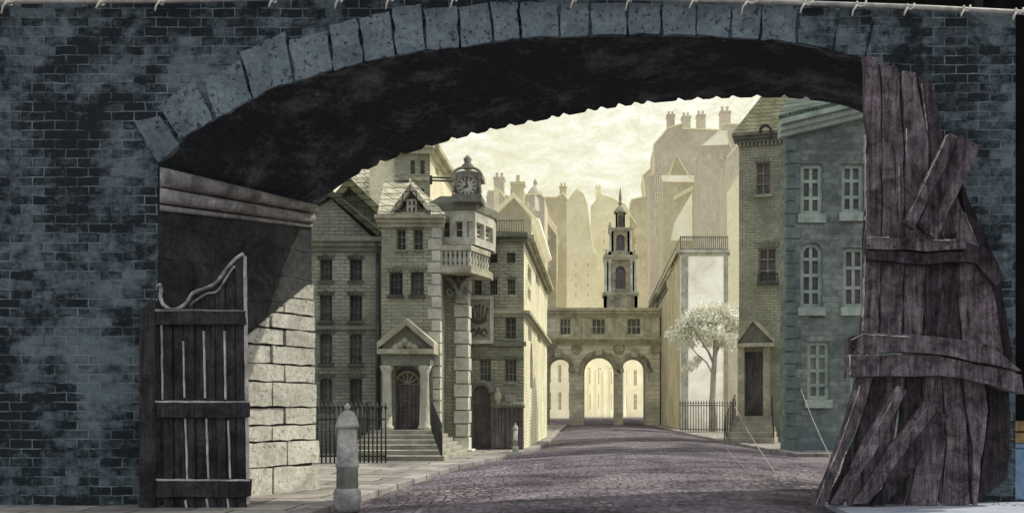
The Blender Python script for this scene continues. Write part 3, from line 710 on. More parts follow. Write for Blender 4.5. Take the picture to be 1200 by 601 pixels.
# door in its opening
mb = MB().prism(F, [(ud0,zd0),(ud1,zd0),(ud1,zd0+(zd1-zd0)*.7),(ud0,zd0+(zd1-zd0)*.7)], -.2, -.1)
door = mb.build('door', 'door', t); mb = MB(); wd = ud1-ud0
for i in range(6): mb.fbox(F, ud0+wd*(i+.1)/6, zd0+.05, ud0+wd*(i+.9)/6, zd0+(zd1-zd0)*.68, -.11, -.075)
mb.build('door_board', 'door', t, door)
mb = MB(); c = F.P(ud0+wd*.42, zd0+(zd1-zd0)*.38, -.06)
mb.tube([c+F.U*(.16*math.cos(a))+Vector((0,0,.16*math.sin(a))) for a in [k*math.pi/8 for k in range(17)]], .022, 6); mb.build('knocker', 'iron pale', t, door, smooth=True)
zt = zd0+(zd1-zd0)*.71; mb = MB().prism(F, [(u_,max(z_,zt)) for u_, z_ in lpd], -.21, -.16); fan = mb.build('fanlight', 'glass dark', t)
mb = MB(); cc_ = F.P((ud0+ud1)/2, zt, -.14)
for k in range(7):
    a = math.pi*k/6; mb.tube([cc_, cc_+F.U*(wd*.46*math.cos(a))+Vector((0,0,wd*.46*math.sin(a)))], .022, 5)
mb.tube([cc_+F.U*(wd*.47*math.cos(a))+Vector((0,0,wd*.47*math.sin(a))) for a in [k*math.pi/12 for k in range(13)]], .04, 5)
mb.build('fanlight_bar', 'trim', t, fan)
# steps
nst = 6; mb = MB()
for i in range(nst):
    z1 = PAVE+(zst-PAVE)*(i+1)/nst; f0 = 1-(i)/nst
    d = .55+4.1*f0; uL_ = F.hit(452,520)[0]; 
    sp_ = .0
    uc = (ud0+ud1)/2; hw = 1.15+.55*f0
    mb.fbox(F, uc-.95-.02*f0, 0.02 if i == 0 else PAVE+(zst-PAVE)*i/nst+.001, uc+1.0+.95*f0, z1, .004, d)
mb.build('steps', 'step stone', t, bevel=.015)
# balustrades on the steps
pA = F.P(uc+1.85,PAVE,4.5); pB = F.P(uc+.98,zst,1.0)
railing('stair_railing', 'black iron railing climbing the right side of the entrance steps', (pA.x,pA.y,0), (pB.x,pB.y,0), .95, 14, 'railings on the portal steps', za=PAVE+.1, zb=zst, rad=.028, spike=False, rails=(.9,))
pA = F.P(uc-1.05,PAVE,4.5); pB = F.P(uc-.95,zst,1.0)
railing('stair_railing', 'black iron railing climbing the left side of the entrance steps', (pA.x,pA.y,0), (pB.x,pB.y,0), .95, 14, 'railings on the portal steps', za=PAVE+.1, zb=zst, rad=.028, spike=False, rails=(.9,))
railing('area_railing', 'black spiked area railing before the grey olive house behind the bollard', G(372,1.78), G(452,1.78), 1.55, 17, 'spiked railings', za=PAVE, zb=PAVE, rad=.022, rails=(.1,.72))
# tall house behind the clock
F = Facade((462,3.3),(504,3.3)); F2 = Facade((504,3.3),(532,3.3*196/168)); t = thing('tall_house', 'tall house with flat top and sunlit pale flank behind the street clock', 'house', tuple(F.A), F.rot); H = []; H2 = []
for x in (483.5, 495): window(F, t, H, (x-2.6,188,x+2.6,204), 2, 3, fm='frame', sill=False)
for x in (482, 494): window(F, t, H, (x-3,221,x+3,236), 2, 3, fm='frame', sill=False)
for x in (512.5, 522): window(F2, t, H2, (x-2.2,192,x+2.2,206), 1, 2, fm='frame white', sill=False)
zT = F.hit(485,181)[1]
shell(F, t, [(0,0),(F.L,0),(F.L,zT),(0,zT)], H, 6, 'olive brick', ir=.31); shell(F2, t, [(0,0),(F2.L,0),(F2.L,zT),(0,zT)], H2, 3, 'pale row', 'side_wall', il=.31)
band(F, t, 'cornice', 'trim', -.1, zT+.003, F.L+.2, zT+.5, -5, .4, 2)
band(F2, t, 'cornice', 'trim', -.05, zT+.006, F2.L+.2, zT+.46, -.5, .45, 2)
band(F, t, 'string_course', 'trim', 0, F.hit(485,212)[1], F.L, F.hit(485,209)[1], -.02, .15)
# bay house that carries the clock
F = Facade((513,2.27),(546,2.27)); t = thing('bay_house', 'narrow olive house with carved stone balcony, bay window and rusticated white pier', 'house', tuple(F.A), F.rot); H = []
zE = F.hit(530,246)[1]; zb = F.hit(530,308)[1]
shell(F, t, [(0,0),(F.L,0),(F.L,zE),(0,zE)], H, 4, 'olive brick')
mb = MB(); zz = .15; i = 0; u0 = F.hit(533,400)[0]
while zz < F.hit(530,338)[1]:
    w = .0 if i % 2 else .05; mb.fbox(F, u0+.05-w, zz, F.L+.09+w*.6, zz+.4, -.5, .14+w*.4); zz += .44; i += 1
mb.fbox(F, u0-.1, 0, F.L+.25, .16, -.6, .3)
mb.build('rusticated_pier', 'white quoin', t, bevel=.02)
# bay: front and angled side
FB = Facade(tuple(F.P(-.05,0,.75)), tuple(F.P(F.hit(557,260,.75)[0],0,.75)))
c1 = F.P(F.hit(557,260,.75)[0],0,.75); c2 = F.P(F.hit(579,260,-.6)[0],0,-.6)
FS = Facade(tuple(c1), tuple(c2)); Hb = []; Hs = []
zbb, zbt = F.hit(540,287,.7)[1], F.hit(540,247,.7)[1]
lo_, hi_ = zbb+.25, zbt-.35
for x in (523, 538, 551): window(FB, t, Hb, None, 1, 2, box=(FB.hit(x-4,260)[0], lo_, FB.hit(x+4,260)[0], hi_), fm='frame white', sill=False)
us = FS.L
for k in range(2): window(FS, t, Hs, None, 2, 3, box=(us*(.06+.47*k), lo_, us*(.47+.47*k), hi_), fm='frame white', sill=False, gm='glass mauve')
mb = MB().wall(FB, [(0,zbb),(FB.L,zbb),(FB.L,zbt),(0,zbt)], Hb, .25); mb.wall(FS, [(0,zbb),(FS.L,zbb),(FS.L,zbt),(0,zbt)], Hs, .25)
e = F.P(-.05,0,-1.2); e2 = F.P(F.hit(579,260,-.6)[0],0,-1.2)
def cap(z): return [p+Vector((0,0,z)) for p in (FB.A, FB.B, c2, e2, e)]
mb.add(cap(zbb)+cap(zbt), [(4,3,2,1,0),(5,6,7,8,9),(2,3,8,7),(3,4,9,8),(4,0,5,9)])
bay = mb.build('bay', 'white column', t)
ctr = (FB.A+c2)/2
def grow(z, k): return [ctr+(p-ctr)*k+Vector((0,0,z)) for p in (FB.A, FB.B, c2, e2, e)]
mb = MB(); mb.add(grow(zbt+.003,1.06)+grow(zbt+.25,1.1)+grow(zbt+.5,.75), [(4,3,2,1,0)]+[(i,(i+1)%5,5+(i+1)%5,5+i) for i in range(5)]+[(5+i,5+(i+1)%5,10+(i+1)%5,10+i) for i in range(5)]+[(10,11,12,13,14)])
mb.build('bay_roof', 'trim grey', t)
# balcony
bz0, bz1 = F.hit(540,312,1.1)[1], F.hit(540,288,1.1)[1]
q0 = F.P(F.hit(514,300,1.25)[0],0,1.25); q1 = F.P(F.hit(552,300,1.25)[0],0,1.25); q2 = F.P(F.hit(575,300,-.1)[0],0,-.1)
mb = MB(); back0 = F.P(F.hit(514,300,1.25)[0],0,.0); bk = F.P(F.hit(575,300,-.1)[0],0,-.8)
sl = lambda z, k=0: [p+Vector((0,0,z)) for p in (q0,q1,q2,bk,back0)]
mb.add(sl(bz0-.22)+sl(bz0), [(4,3,2,1,0),(5,6,7,8,9)]+[(i,(i+1)%5,5+(i+1)%5,5+i) for i in range(5)])
bal = mb.build('balcony', 'trim', t)
for (a, b_, nb) in ((q0,q1,7),(q1,q2,7)):
    v = (b_-a).normalized(); nv = Vector((v.y,-v.x,0))
    for k in range(nb):
        p = a.lerp(b_, (k+.5)/nb)-nv*.1; hh = bz1-bz0-.18
        MB().lathe(p+Vector((0,0,bz0)), [(.07,0),(.07,.05),(.04,.08),(.085,hh*.35),(.04,hh*.75),(.07,hh*.92),(.07,hh)], 10).build('baluster', 'white column', t, bal, smooth=True)
    for z0_, z1_, g in ((bz1-.17, bz1, .0),):
        a_, b2 = a-nv*.19, b_-nv*.19
        MB().hexa([a+Vector((0,0,z0_)), b_+Vector((0,0,z0_)), b2+Vector((0,0,z0_)), a_+Vector((0,0,z0_)), a+Vector((0,0,z1_)), b_+Vector((0,0,z1_)), b2+Vector((0,0,z1_)), a_+Vector((0,0,z1_))]).build('handrail', 'trim', t, bal)
# scroll corbels
def spiral(cx, cy, r0, turns, d, start=0, n=26, sgn=1):
    out = []
    for k in range(n):
        a = start+sgn*turns*2*math.pi*k/n; rr = r0*(1-.78*k/n); x = cx+rr*math.cos(a); y = cy+rr*math.sin(a); out.append(F.P(*F.hit(x,y,d),d))
    return out
mb = MB()
for (x, y, r_, tn, st, sg) in ((524,322,7,1.4,-1.5,1),(541,325,8,1.4,-2.2,1),(532,333,6,1.3,.5,-1),(551,318,7,1.3,-1,-1),(527,341,5,1.2,0,1),(544,340,4.5,1.2,1.2,-1)):
    mb.tube(spiral(x,y,r_,tn,.45,st,26,sg), .06, 6)
for pth in ([(516,314),(520,322),(529,329),(536,341),(538,350)], [(560,313),(556,322),(548,327),(541,336),(538,350)]):
    mb.tube([F.P(*F.hit(x,y,.6),.6) for x, y in spline(pth, 16)], .075, 6)
mb.build('corbel_scroll', 'trim grey', t, smooth=True)
MB().prism(F, F.q([(516,313),(560,313),(552,322),(542,334),(536,345),(520,345)],.2), .003, .4).build('corbel', 'trim grey', t, bevel=.03)
# street clock
FC = Facade(tuple(F.P(0,0,.95)), tuple(F.P(2,0,.95)))
ca = FC.hit(547.5,218.5); zc0 = FC.hit(547,237)[1]; t = thing('street_clock', 'round faced street clock in arched dark case above the bay window', 'clock', tuple(FC.P(ca[0], zc0, 0)), FC.rot)
cw = FC.hit(562,218)[0]-ca[0]; zc1 = FC.hit(547,206)[1]; ztp = FC.hit(547,201.5)[1]
case = arch_loop(ca[0]-cw, zc0+.25, ca[0]+cw, ztp+.05, ztp-zc1, 14)
MB().prism(FC, case, -.45, 0).build('case', 'clock case', t, bevel=.03)
mb = MB()
top_arc = [(ca[0]+cw*1.12*math.cos(math.pi*k/14), zc1+(ztp-zc1+.12)*math.sin(math.pi*k/14)+.02) for k in range(15)]
mb.tube([FC.P(u_,z_,.03) for u_, z_ in top_arc], .05, 7); 
mb.fbox(FC, ca[0]-cw*1.25, zc1-.12, ca[0]-cw*.9, zc1+.06, -.7, .1).fbox(FC, ca[0]+cw*.9, zc1-.12, ca[0]+cw*1.25, zc1+.06, -.7, .1)
for sg in (-1,1): mb.tube([FC.P(ca[0]+sg*cw*x, z_, .03) for x, z_ in ((1.02,zc1-.1),(.95,zc1-.35),(1.02,zc0+.5),(1.1,zc0+.3))], .05, 6)
mb.build('case_moulding', 'clock case', t, smooth=False)
MB().fbox(FC, ca[0]-cw*1.18, zc0+.0, ca[0]+cw*1.2, zc0+.24, -.9, .16).build('shelf', 'trim grey', t, bevel=.03)
mb = MB(); c = FC.P(ca[0], FC.hit(547,201)[1]+.1, -.1); mb.lathe(c, [(.16,0),(.2,.1),(.1,.2),(.14,.32),(.03,.45)], 10); mb.build('finial', 'clock case', t, smooth=True)
rd = FC.hit(559.6,218)[0]-ca[0]
def disc(r0, r1, d0, d1, K=28):
    m2 = MB(); vs = []
    for k in range(K):
        a = 2*math.pi*k/K
        for rr, d in ((r0,d0),(r1,d0),(r1,d1),(r0,d1)): vs.append(FC.P(ca[0]+rr*math.cos(a), ca[1]+rr*math.sin(a), d))
    for k in range(K):
        j = (k+1) % K
        for s_ in range(4): m2.add([], []); 
    m2.add(vs, [(4*k+s_, 4*((k+1)%K)+s_, 4*((k+1)%K)+(s_+1)%4, 4*k+(s_+1)%4) for k in range(K) for s_ in range(4)])
    return m2
dial = disc(.001, rd*.93, .002, .05).build('dial', 'clock dial', t)
disc(rd*.9, rd*1.06, .003, .1).build('bezel', 'clock case', t)
disc(rd*.52, rd*.56, .04, .056).build('chapter_ring', 'clock case', t, dial)
for k in range(12):
    a = math.pi*k/6; ca_, sa_ = math.cos(a), math.sin(a); mb = MB()
    def L(r_, o): return (ca[0]+r_*ca_-o*sa_, ca[1]+r_*sa_+o*ca_)
    mb.prism(FC, [L(rd*.62,-.022),L(rd*.84,-.022),L(rd*.84,.022),L(rd*.62,.022)], .045, .06); mb.build('hour_mark', 'iron', t, dial)
for a, ln, w in ((R(205),.42,.03),(R(98),.7,.022)):
    mb = MB(); cx_, sx_ = math.cos(a), math.sin(a)
    L = lambda r_, o: (ca[0]+r_*cx_-o*sx_, ca[1]+r_*sx_+o*cx_)
    mb.prism(FC, [L(-rd*.1,-w),L(rd*ln,-w*.4),L(rd*ln,w*.4),L(-rd*.1,w)], .06, .085 if ln < .5 else .1); mb.build('hand', 'iron', t)
mb = MB(); 
for y in (209, 212.5): mb.tube([FC.P(*FC.hit(505,y-1,-.4),-.4), FC.P(*FC.hit(535,y,-.4),-.4)], .03, 6)
mb.tube([FC.P(*FC.hit(505,206,-.4),-.4), FC.P(*FC.hit(505,216,-.4),-.4)], .05, 6)
mb.build('bracket', 'iron', t)
mb = MB(); 
for sg in (-1, 1): mb.fbox(FC, ca[0]+sg*cw*.7-.1, zbt+.2, ca[0]+sg*cw*.7+.1, zc0-.002, -.75, -.3)
mb.build('support', 'trim grey', t)
# crown sign house
F = Facade((540,2.38),(614,2.38)); F2 = Facade((614,2.38),(641,2.38*86/59)); t = thing('corner_shop', 'olive corner building with shuttered shopfront, sunlit right flank and flat railed roof', 'shop', tuple(F.A), F.rot); H = []; H2 = []
for px in ((574,296,583,308),(594,296,604,308)): window(F, t, H, px, 3, 2, fm='frame dark', sill=False)
for px in ((555.5,327,564.5,345),(574,327,583,345),(594.5,327,604,345)): window(F, t, H, px, 3, 3, fm='frame', sill=False, hood='trim grey')
window(F, t, H, (592,371,605,397), 2, 3, fm='frame', gm='glass mauve')
for x in (568.5, 598.5): window(F, t, H, (x-7,420,x+7,447), 3, 3, fm='frame', gm='glass mauve')
for px in ((618.5,312,622.5,331),(628,318,632,334),(636,323,638.5,338),(618.5,338,622,352)): window(F2, t, H2, px, 1, 2, fm='frame white', sill=False)
for px in ((619,381,623,400),(630,384,634,401)): window(F2, t, H2, px, 1, 2, fm='frame white', sill=False)
window(F2, t, H2, None, 3, 3, box=(F2.L*.2, 2.3, F2.L*.2+1.5, 4.1), arch=1.0, fm='trim grey', gm='glass dark', sill=False)
zT = F.hit(580,284)[1]; z3 = F.hit(580,452)[1]
u0,z0,u1,z1 = F.rect(553,452,575,521); u0, z0 = u0, PAVE
H.append(arch_loop(u0,PAVE,u1,F.hit(563,449)[1])); 
shell(F, t, [(0,0),(F.L,0),(F.L,zT),(0,zT)], H, 14, 'olive brick', ir=.31)
shell(F2, t, [(0,0),(F2.L,0),(F2.L,zT),(0,zT)], H2, 5.4, 'pale row', 'side_wall', il=.31)
MB().prism(F, arch_loop(u0,PAVE,u1,F.hit(563,449)[1]), -.24, -.18).build('niche', 'door', t)
mb = MB(); cc_ = ((u0+u1)/2, F.hit(563,449)[1]-(u1-u0)/2)
mb.tube([F.P(cc_[0]+(u1-u0)*.54*math.cos(a), cc_[1]+(u1-u0)*.54*math.sin(a), .04) for a in [k*math.pi/12 for k in range(13)]], .1, 6); mb.build('arch_moulding', 'trim grey', t)
zc = F.hit(580,368)[1]
band(F, t, 'string_course', 'trim', F.hit(577,368)[0], zc-.1, F.L+.1, zc+.12, -.02, .2, 2); band(F2, t, 'string_course', 'trim', -.05, zc-.1, F2.L, zc+.12, -.02, .22, 2)
zc = F.hit(580,403)[1]; band(F, t, 'string_course', 'trim grey', 0, zc-.08, F.L+.08, zc+.08, -.02, .14); 
zc = F.hit(580,418)[1]; band(F, t, 'string_course', 'trim grey', 0, zc-.05, F.L, zc+.05, -.02, .1)
band(F, t, 'cornice', 'trim grey', -.05, zT+.002, F.L+.12, zT+.3, -13.5, .3, 2); band(F2, t, 'cornice', 'trim', -.05, zT+.004, F2.L, zT+.26, -.5, .35, 2)
# shop boards
for k, (xa, xb, ya) in enumerate(((577,592,478),(593,613,479))):
    mb = MB(); ua, za = F.hit(xa,ya); ub = F.hit(xb,ya)[0]; nbd = 4
    for i in range(nbd): mb.fbox(F, ua+(ub-ua)*(i+.04)/nbd, PAVE+.05, ua+(ub-ua)*(i+.96)/nbd, za, .003, .12+.02*(i%2))
    mb.build('shutter', 'door', t); mb = MB()
    for i in range(5): mb.lathe(F.P(ua+(ub-ua)*(i+.5)/5, za+.05, .12), [(.02,-.06),(.14,.02),(.12,.12),(.03,.2)], 8)
    mb.build('carving', 'trim grey', t, smooth=True)
mb = MB().lathe(F.P(*F.hit(584,474),.16), [(.1,0),(.07,.08),(.12,.2),(.14,.34),(.09,.42),(.045,.45),(.07,.52),(.03,.6)], 10); mb.build('urn', 'trim', t, smooth=True)
MB().fbox(F, *F.rect(592,462,606,473), .003, .06).build('notice', 'sign board', t)
railing('roof_railing', 'iron railing on the flat roof left of the sunlit pale row', tuple(F.P(F.hit(577,280)[0],0,.1)), tuple(F.P(F.L,0,.1)), 0.48, 14, 'roof railings', za=zT+.3, zb=zT+.3, rad=.016, rails=(.06,.9), mat='clock case')
# crown sign
t = thing('crown_sign', 'dull brown board sign with drawn crown in pale frame on the olive corner building', 'sign', tuple(F.P(*F.hit(561,400),0)), F.rot)
u0,z0,u1,z1 = F.rect(548,352,575,399)
board = MB().fbox(F, u0, z0, u1, z1, .16, .24).build('board', 'sign board', t)
w = .12; mb = MB().fbox(F, u0-w, z0-w, u0-.002, z1+w, .12, .3).fbox(F, u1+.002, z0-w, u1+w, z1+w, .12, .3).fbox(F, u0, z1+.002, u1, z1+w, .12, .3).fbox(F, u0, z0-w, u1, z0-.002, .12, .3); mb.build('frame', 'white column', t, bevel=.02)
mb = MB()
def sg(pth, rad=.035): mb.tube([F.P(*F.hit(x,y,.25),.25) for x, y in pth], rad, 5)
sg(spline([(553,374),(557,377),(561,378),(566,377),(570,374)], 10), .05); sg(spline([(552.5,371),(557,374),(561,375),(566,374),(570.5,371)], 10), .03)
for a, b_ in (((555,372),(553,362)),((559,373),(557.5,359)),((561.5,373),(561.5,358)),((564.5,373),(566,359)),((568,372),(571,362))):
    sg([a, ((a[0]+b_[0])/2+.4,(a[1]+b_[1])/2), b_], .03); mb.lathe(F.P(*F.hit(b_[0],b_[1],.25),.25), [(.01,-.06),(.06,0),(.01,.06)], 6)
mb.build('crown', 'sign mark', t, board)
mb = MB(); sg(spline([(552,391),(555,385),(559,389),(561.5,384),(564,389),(568,385),(571,391)], 20), .035); sg(spline([(554,394),(558,392),(561.5,390),(565,392),(569,394)], 12), .03); mb.build('scroll', 'sign mark', t, board)
mb = MB(); 
for x in (553, 570): mb.fbox(F, F.hit(x,380)[0]-.05, z1-.6, F.hit(x,380)[0]+.05, z1-.4, .002, .16)
mb.build('bracket', 'iron', t)
# sunlit pale row beyond
def rowhouse(label, xpx, r0, r1px, ytop, yeave, mat, rows, cols, name='row_house', front=None, mroof='haze pale'):
    x = (xpx-CX)/S*r0; r1 = x*S/(r1px-CX)
    F = Facade((xpx-46, r0), (xpx, r0)); F2 = Facade((xpx, r0), (r1px, r1)); t = thing(name, label, 'house', tuple(F.A), F.rot); H2 = []; H = []
    zE = F.hit(xpx,yeave)[1]; zA = F.hit(xpx-20,ytop)[1]
    for i in range(cols):
        for j in range(rows):
            u0 = F2.L*(i+.28)/cols; u1 = F2.L*(i+.66)/cols; zz = zE*(1-.07)-j*2.9; window(F2, t, H2, None, 2, 3, box=(u0, zz-1.75, u1, zz), fm='haze white', gm='haze shade', sill=False)
    shell(F, t, [(0,0),(F.L,0),(F.L,zE),(F.L*.55,zA),(0,zE)], H, F2.L+1, front or 'haze ochre', ir=.31); 
    shell(F2, t, [(0,0),(F2.L,0),(F2.L,zE),(0,zE)], H2, 2, mat, 'side_wall', il=.31)
    band(F2, t, 'cornice', 'haze white', 0, zE-.3, F2.L, zE+.15, -.02, .5, 2)
    MB().prism(F, [(F.L*.55,zA),(F.L+.3,zE-.1),(F.L+.3,zE+.15),(F.L*.55,zA+.35),(-.3,zE+.15),(-.3,zE-.1)], -F2.L-1, .2).build('roof', mroof, t)
    for k in range(2):
        c = F.P(F.L*.55, 0, -F2.L*(.2+.5*k)); MB().box((c.x-.4,c.y-.4,zA-1),(c.x+.4,c.y+.4,zA+1.5)).box((c.x-.5,c.y-.5,zA+1.502),(c.x+.5,c.y+.5,zA+1.7)).lathe((c.x,c.y,zA+1.7),[(.16,0),(.12,.5),(.15,.52)],8).build('chimney', 'haze ochre', t)
    return F, F2, t, zE
rowhouse('pale sunlit house with rows of windows just beyond the railed roof', 623, 4.4, 639, 232, 258, 'haze pale', 4, 5, front='haze shade')
rowhouse('hazy cream house whose slanting eave is farthest along the left row', 641, 12.5, 664, 262, 285, 'haze pale', 3, 4)
# ------------------------------------------------------------------ hazy skyline on the left
def hazy(label, px0, px1, r, outline, mat, dep=8, name='distant_building', wins=(), chim=(), dome=None, panel=()):
    F = Facade((px0, r), (px1, r)); t = thing(name, label, 'building', tuple(F.A), F.rot); H = []
    if not wins:
        yt = max(y for x, y in outline)+8
        wins = [(x-1.5*k_, y, x+1.5*k_, y+6*k_) for k_ in (9.0/r,) for x in (px0+(px1-px0)*.3, px0+(px1-px0)*.7) for y in (yt, yt+15*k_, yt+30*k_, yt+45*k_)]
    rim = [F.P(*F.hit(x,y),.12) for x, y in outline]
    MB().tube(rim, .012*r, 5).build('coping', 'haze pale', t)
    for w in wins: window(F, t, H, w, 2, 3, fm='haze white', gm='haze shade', sill=False)
    pts = [(0,0),(F.L,0)]+[F.hit(x,y) for x, y in outline]
    shell(F, t, pts, H, dep, mat)
    for c in chim: chimney(F, t, c, -dep*.6, -dep*.6+1.6, mat, 2)
    for (poly, m_) in panel: MB().prism(F, F.q(poly), .004, .18).build('painted_lit_face', m_, t)  # paler slabs: sunlit faces painted in as colour
    if dome:
        cx_, yb, yt, wpx = dome; u, zb_ = F.hit(cx_, yb); ru = F.hit(cx_+wpx/2, yb)[0]-u; zt_ = F.hit(cx_, yt)[1]; hh = zt_-zb_
        MB().lathe(F.P(u,zb_-.3,-dep/2), [(ru,0),(ru*1.05,hh*.1),(ru*1.12,hh*.28),(ru*.95,hh*.45),(ru*.55,hh*.62),(ru*.22,hh*.7),(ru*.22,hh*.8),(ru*.3,hh*.82),(ru*.06,hh)], 20).build('dome', mat, t, smooth=True)
    return F, t
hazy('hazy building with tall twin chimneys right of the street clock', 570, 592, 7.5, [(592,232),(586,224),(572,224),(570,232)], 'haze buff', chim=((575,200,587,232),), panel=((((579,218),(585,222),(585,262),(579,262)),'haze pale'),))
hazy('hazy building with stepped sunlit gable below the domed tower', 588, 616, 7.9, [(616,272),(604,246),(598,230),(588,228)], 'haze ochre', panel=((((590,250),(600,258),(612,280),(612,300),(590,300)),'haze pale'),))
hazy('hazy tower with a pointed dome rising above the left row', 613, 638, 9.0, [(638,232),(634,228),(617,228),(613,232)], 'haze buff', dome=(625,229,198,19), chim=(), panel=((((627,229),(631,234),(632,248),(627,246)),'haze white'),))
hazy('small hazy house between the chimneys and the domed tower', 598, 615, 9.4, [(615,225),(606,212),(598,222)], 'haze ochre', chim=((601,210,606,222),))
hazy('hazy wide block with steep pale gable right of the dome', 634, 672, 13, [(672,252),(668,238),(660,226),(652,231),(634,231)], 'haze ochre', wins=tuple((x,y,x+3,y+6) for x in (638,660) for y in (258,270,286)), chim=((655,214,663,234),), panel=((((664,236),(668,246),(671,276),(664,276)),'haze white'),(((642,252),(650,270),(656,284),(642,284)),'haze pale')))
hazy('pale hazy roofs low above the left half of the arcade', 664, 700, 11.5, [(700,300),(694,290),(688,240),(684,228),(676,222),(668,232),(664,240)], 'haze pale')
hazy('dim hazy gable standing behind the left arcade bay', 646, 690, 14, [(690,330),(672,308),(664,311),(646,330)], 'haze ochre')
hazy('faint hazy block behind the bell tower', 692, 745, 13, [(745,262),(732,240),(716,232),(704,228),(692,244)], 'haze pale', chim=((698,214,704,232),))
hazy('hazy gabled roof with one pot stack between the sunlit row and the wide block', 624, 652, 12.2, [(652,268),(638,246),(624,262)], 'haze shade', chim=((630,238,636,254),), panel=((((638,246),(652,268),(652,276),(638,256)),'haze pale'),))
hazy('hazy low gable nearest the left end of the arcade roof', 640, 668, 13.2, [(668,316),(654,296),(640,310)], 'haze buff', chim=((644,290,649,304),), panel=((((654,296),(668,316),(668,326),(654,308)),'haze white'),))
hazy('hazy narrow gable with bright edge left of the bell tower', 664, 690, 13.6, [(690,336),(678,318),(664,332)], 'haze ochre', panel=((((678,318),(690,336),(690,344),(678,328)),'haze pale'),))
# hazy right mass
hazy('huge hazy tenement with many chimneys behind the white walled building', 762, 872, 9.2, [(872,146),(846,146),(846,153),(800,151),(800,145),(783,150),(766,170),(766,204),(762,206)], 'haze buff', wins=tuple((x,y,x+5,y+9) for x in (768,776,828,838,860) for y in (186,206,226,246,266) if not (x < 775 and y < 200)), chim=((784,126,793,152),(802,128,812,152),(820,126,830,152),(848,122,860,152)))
hazy('hazy block with painted sunlit wall panel and pale eave below the chimneys', 777, 824, 8.2, [(824,212),(808,208),(792,181),(784,206),(777,212)], 'haze ochre', panel=((((775,206),(822,206),(826,214),(776,213)),'haze white'),(((790,262),(811,226),(811,282),(786,282)),'haze white'),(((788,236),(790,230),(812,218),(812,222)),'haze pale')))
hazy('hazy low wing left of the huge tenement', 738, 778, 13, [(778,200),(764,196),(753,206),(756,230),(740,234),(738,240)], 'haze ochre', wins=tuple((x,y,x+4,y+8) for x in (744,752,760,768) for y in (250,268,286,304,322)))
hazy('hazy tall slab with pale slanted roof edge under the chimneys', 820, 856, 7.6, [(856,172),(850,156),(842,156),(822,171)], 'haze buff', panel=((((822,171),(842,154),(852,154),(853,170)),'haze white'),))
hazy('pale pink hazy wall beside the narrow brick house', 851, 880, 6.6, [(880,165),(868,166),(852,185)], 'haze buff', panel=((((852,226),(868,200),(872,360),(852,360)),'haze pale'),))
# ------------------------------------------------------------------ arcade gateway and its tower
F = Facade((638,6.1),(773,6.1)); t = thing('arcade_gate', 'three arched stone gateway with attic windows closing the street', 'gateway', tuple(F.A), F.rot); H = []; H2 = []
arches = [(640,420,666,499),(685,418,719,499),(732,418,752,499)]
arches = [(641,418,667,499),(684,416,720,499),(730,418,757,499)]
loops = []
for a in arches:
    u0,z0,u1,z1 = F.rect(*a); loops.append(arch_loop(u0, .0, u1, z1, None, 16))
for x in (661, 701.5, 743): window(F, t, H2, (x-8 if x != 661 else x-5,373,x+8,392), 3, 2, fm='trim', gm='glass dark', sill=False)
zT = F.hit(700,371)[1]; zM = F.hit(700,399)[1]; bd = 5.2
# body: front, back and arched passages right through
pts = [(0,0)]
order = []
bottom = [(0,0)]
for lp in loops: bottom += [lp[0]]+[q for q in lp[2:]][::-1]+[lp[1]]
fix = [(0,0)]
for lp in loops:
    arc = lp[2:]          # right spring to left spring
    fix += [lp[0]]+arc[::-1]+[lp[1]]
poly = fix+[(F.L,0),(F.L,zT),(0,zT)]
mb = MB(); mb.wall(F, poly, H2, .25); mb.prism(F, poly, -bd, -.253); mb.build('wall', 'gate stone', t)
for lp in loops:
    arc = lp[2:]; c = ((lp[0][0]+lp[1][0])/2); w = (lp[1][0]-lp[0][0])/2; zs = arc[0][1]; mb = MB()
    ring = [(c+(w+.42)*math.cos(math.pi*k/16), zs+(w+.42)*math.sin(math.pi*k/16)) for k in range(17)]; inn = [(c+(w+.03)*math.cos(math.pi*k/16), zs+(w+.03)*math.sin(math.pi*k/16)) for k in range(17)]
    mb.prism(F, ring+inn[::-1], .003, .16)
    for sg_ in (-1,1): mb.fbox(F, c+sg_*(w+.22)-.3, zs-.35, c+sg_*(w+.22)+.3, zs-.003, .002, .22)
    mb.build('arch_moulding', 'tower stone', t)
    MB().fbox(F, c-.3, zs+w-.02, c+.3, zs+w+.75, .165, .3).build('keystone', 'trim', t)
for x in (675.5, 725, 768, 646):
    u, z = F.hit(x,408); mb = MB(); vs = []
    mb.tube([F.P(u+.42*math.cos(a), z+.42*math.sin(a), .05) for a in [k*math.pi/10 for k in range(21)]], .12, 6); mb.prism(F, [(u+.36*math.cos(k*math.pi/8), z+.36*math.sin(k*math.pi/8)) for k in range(16)], .003, .06); mb.build('roundel', 'tower stone', t, smooth=False)
band(F, t, 'cornice', 'trim', -.2, zM-.35, F.L+.2, zM+.28, -.02, .55, 3)
band(F, t, 'parapet', 'trim', -.25, zT+.003, F.L+.3, zT+.75, -bd, .6, 3)
for x in (676, 687, 716.5, 729, 758): 
    u, z = F.hit(x,382); MB().fbox(F, u-.35, zM+.29, u+.35, zT-.003, .003, .12).build('pilaster', 'trim', t)
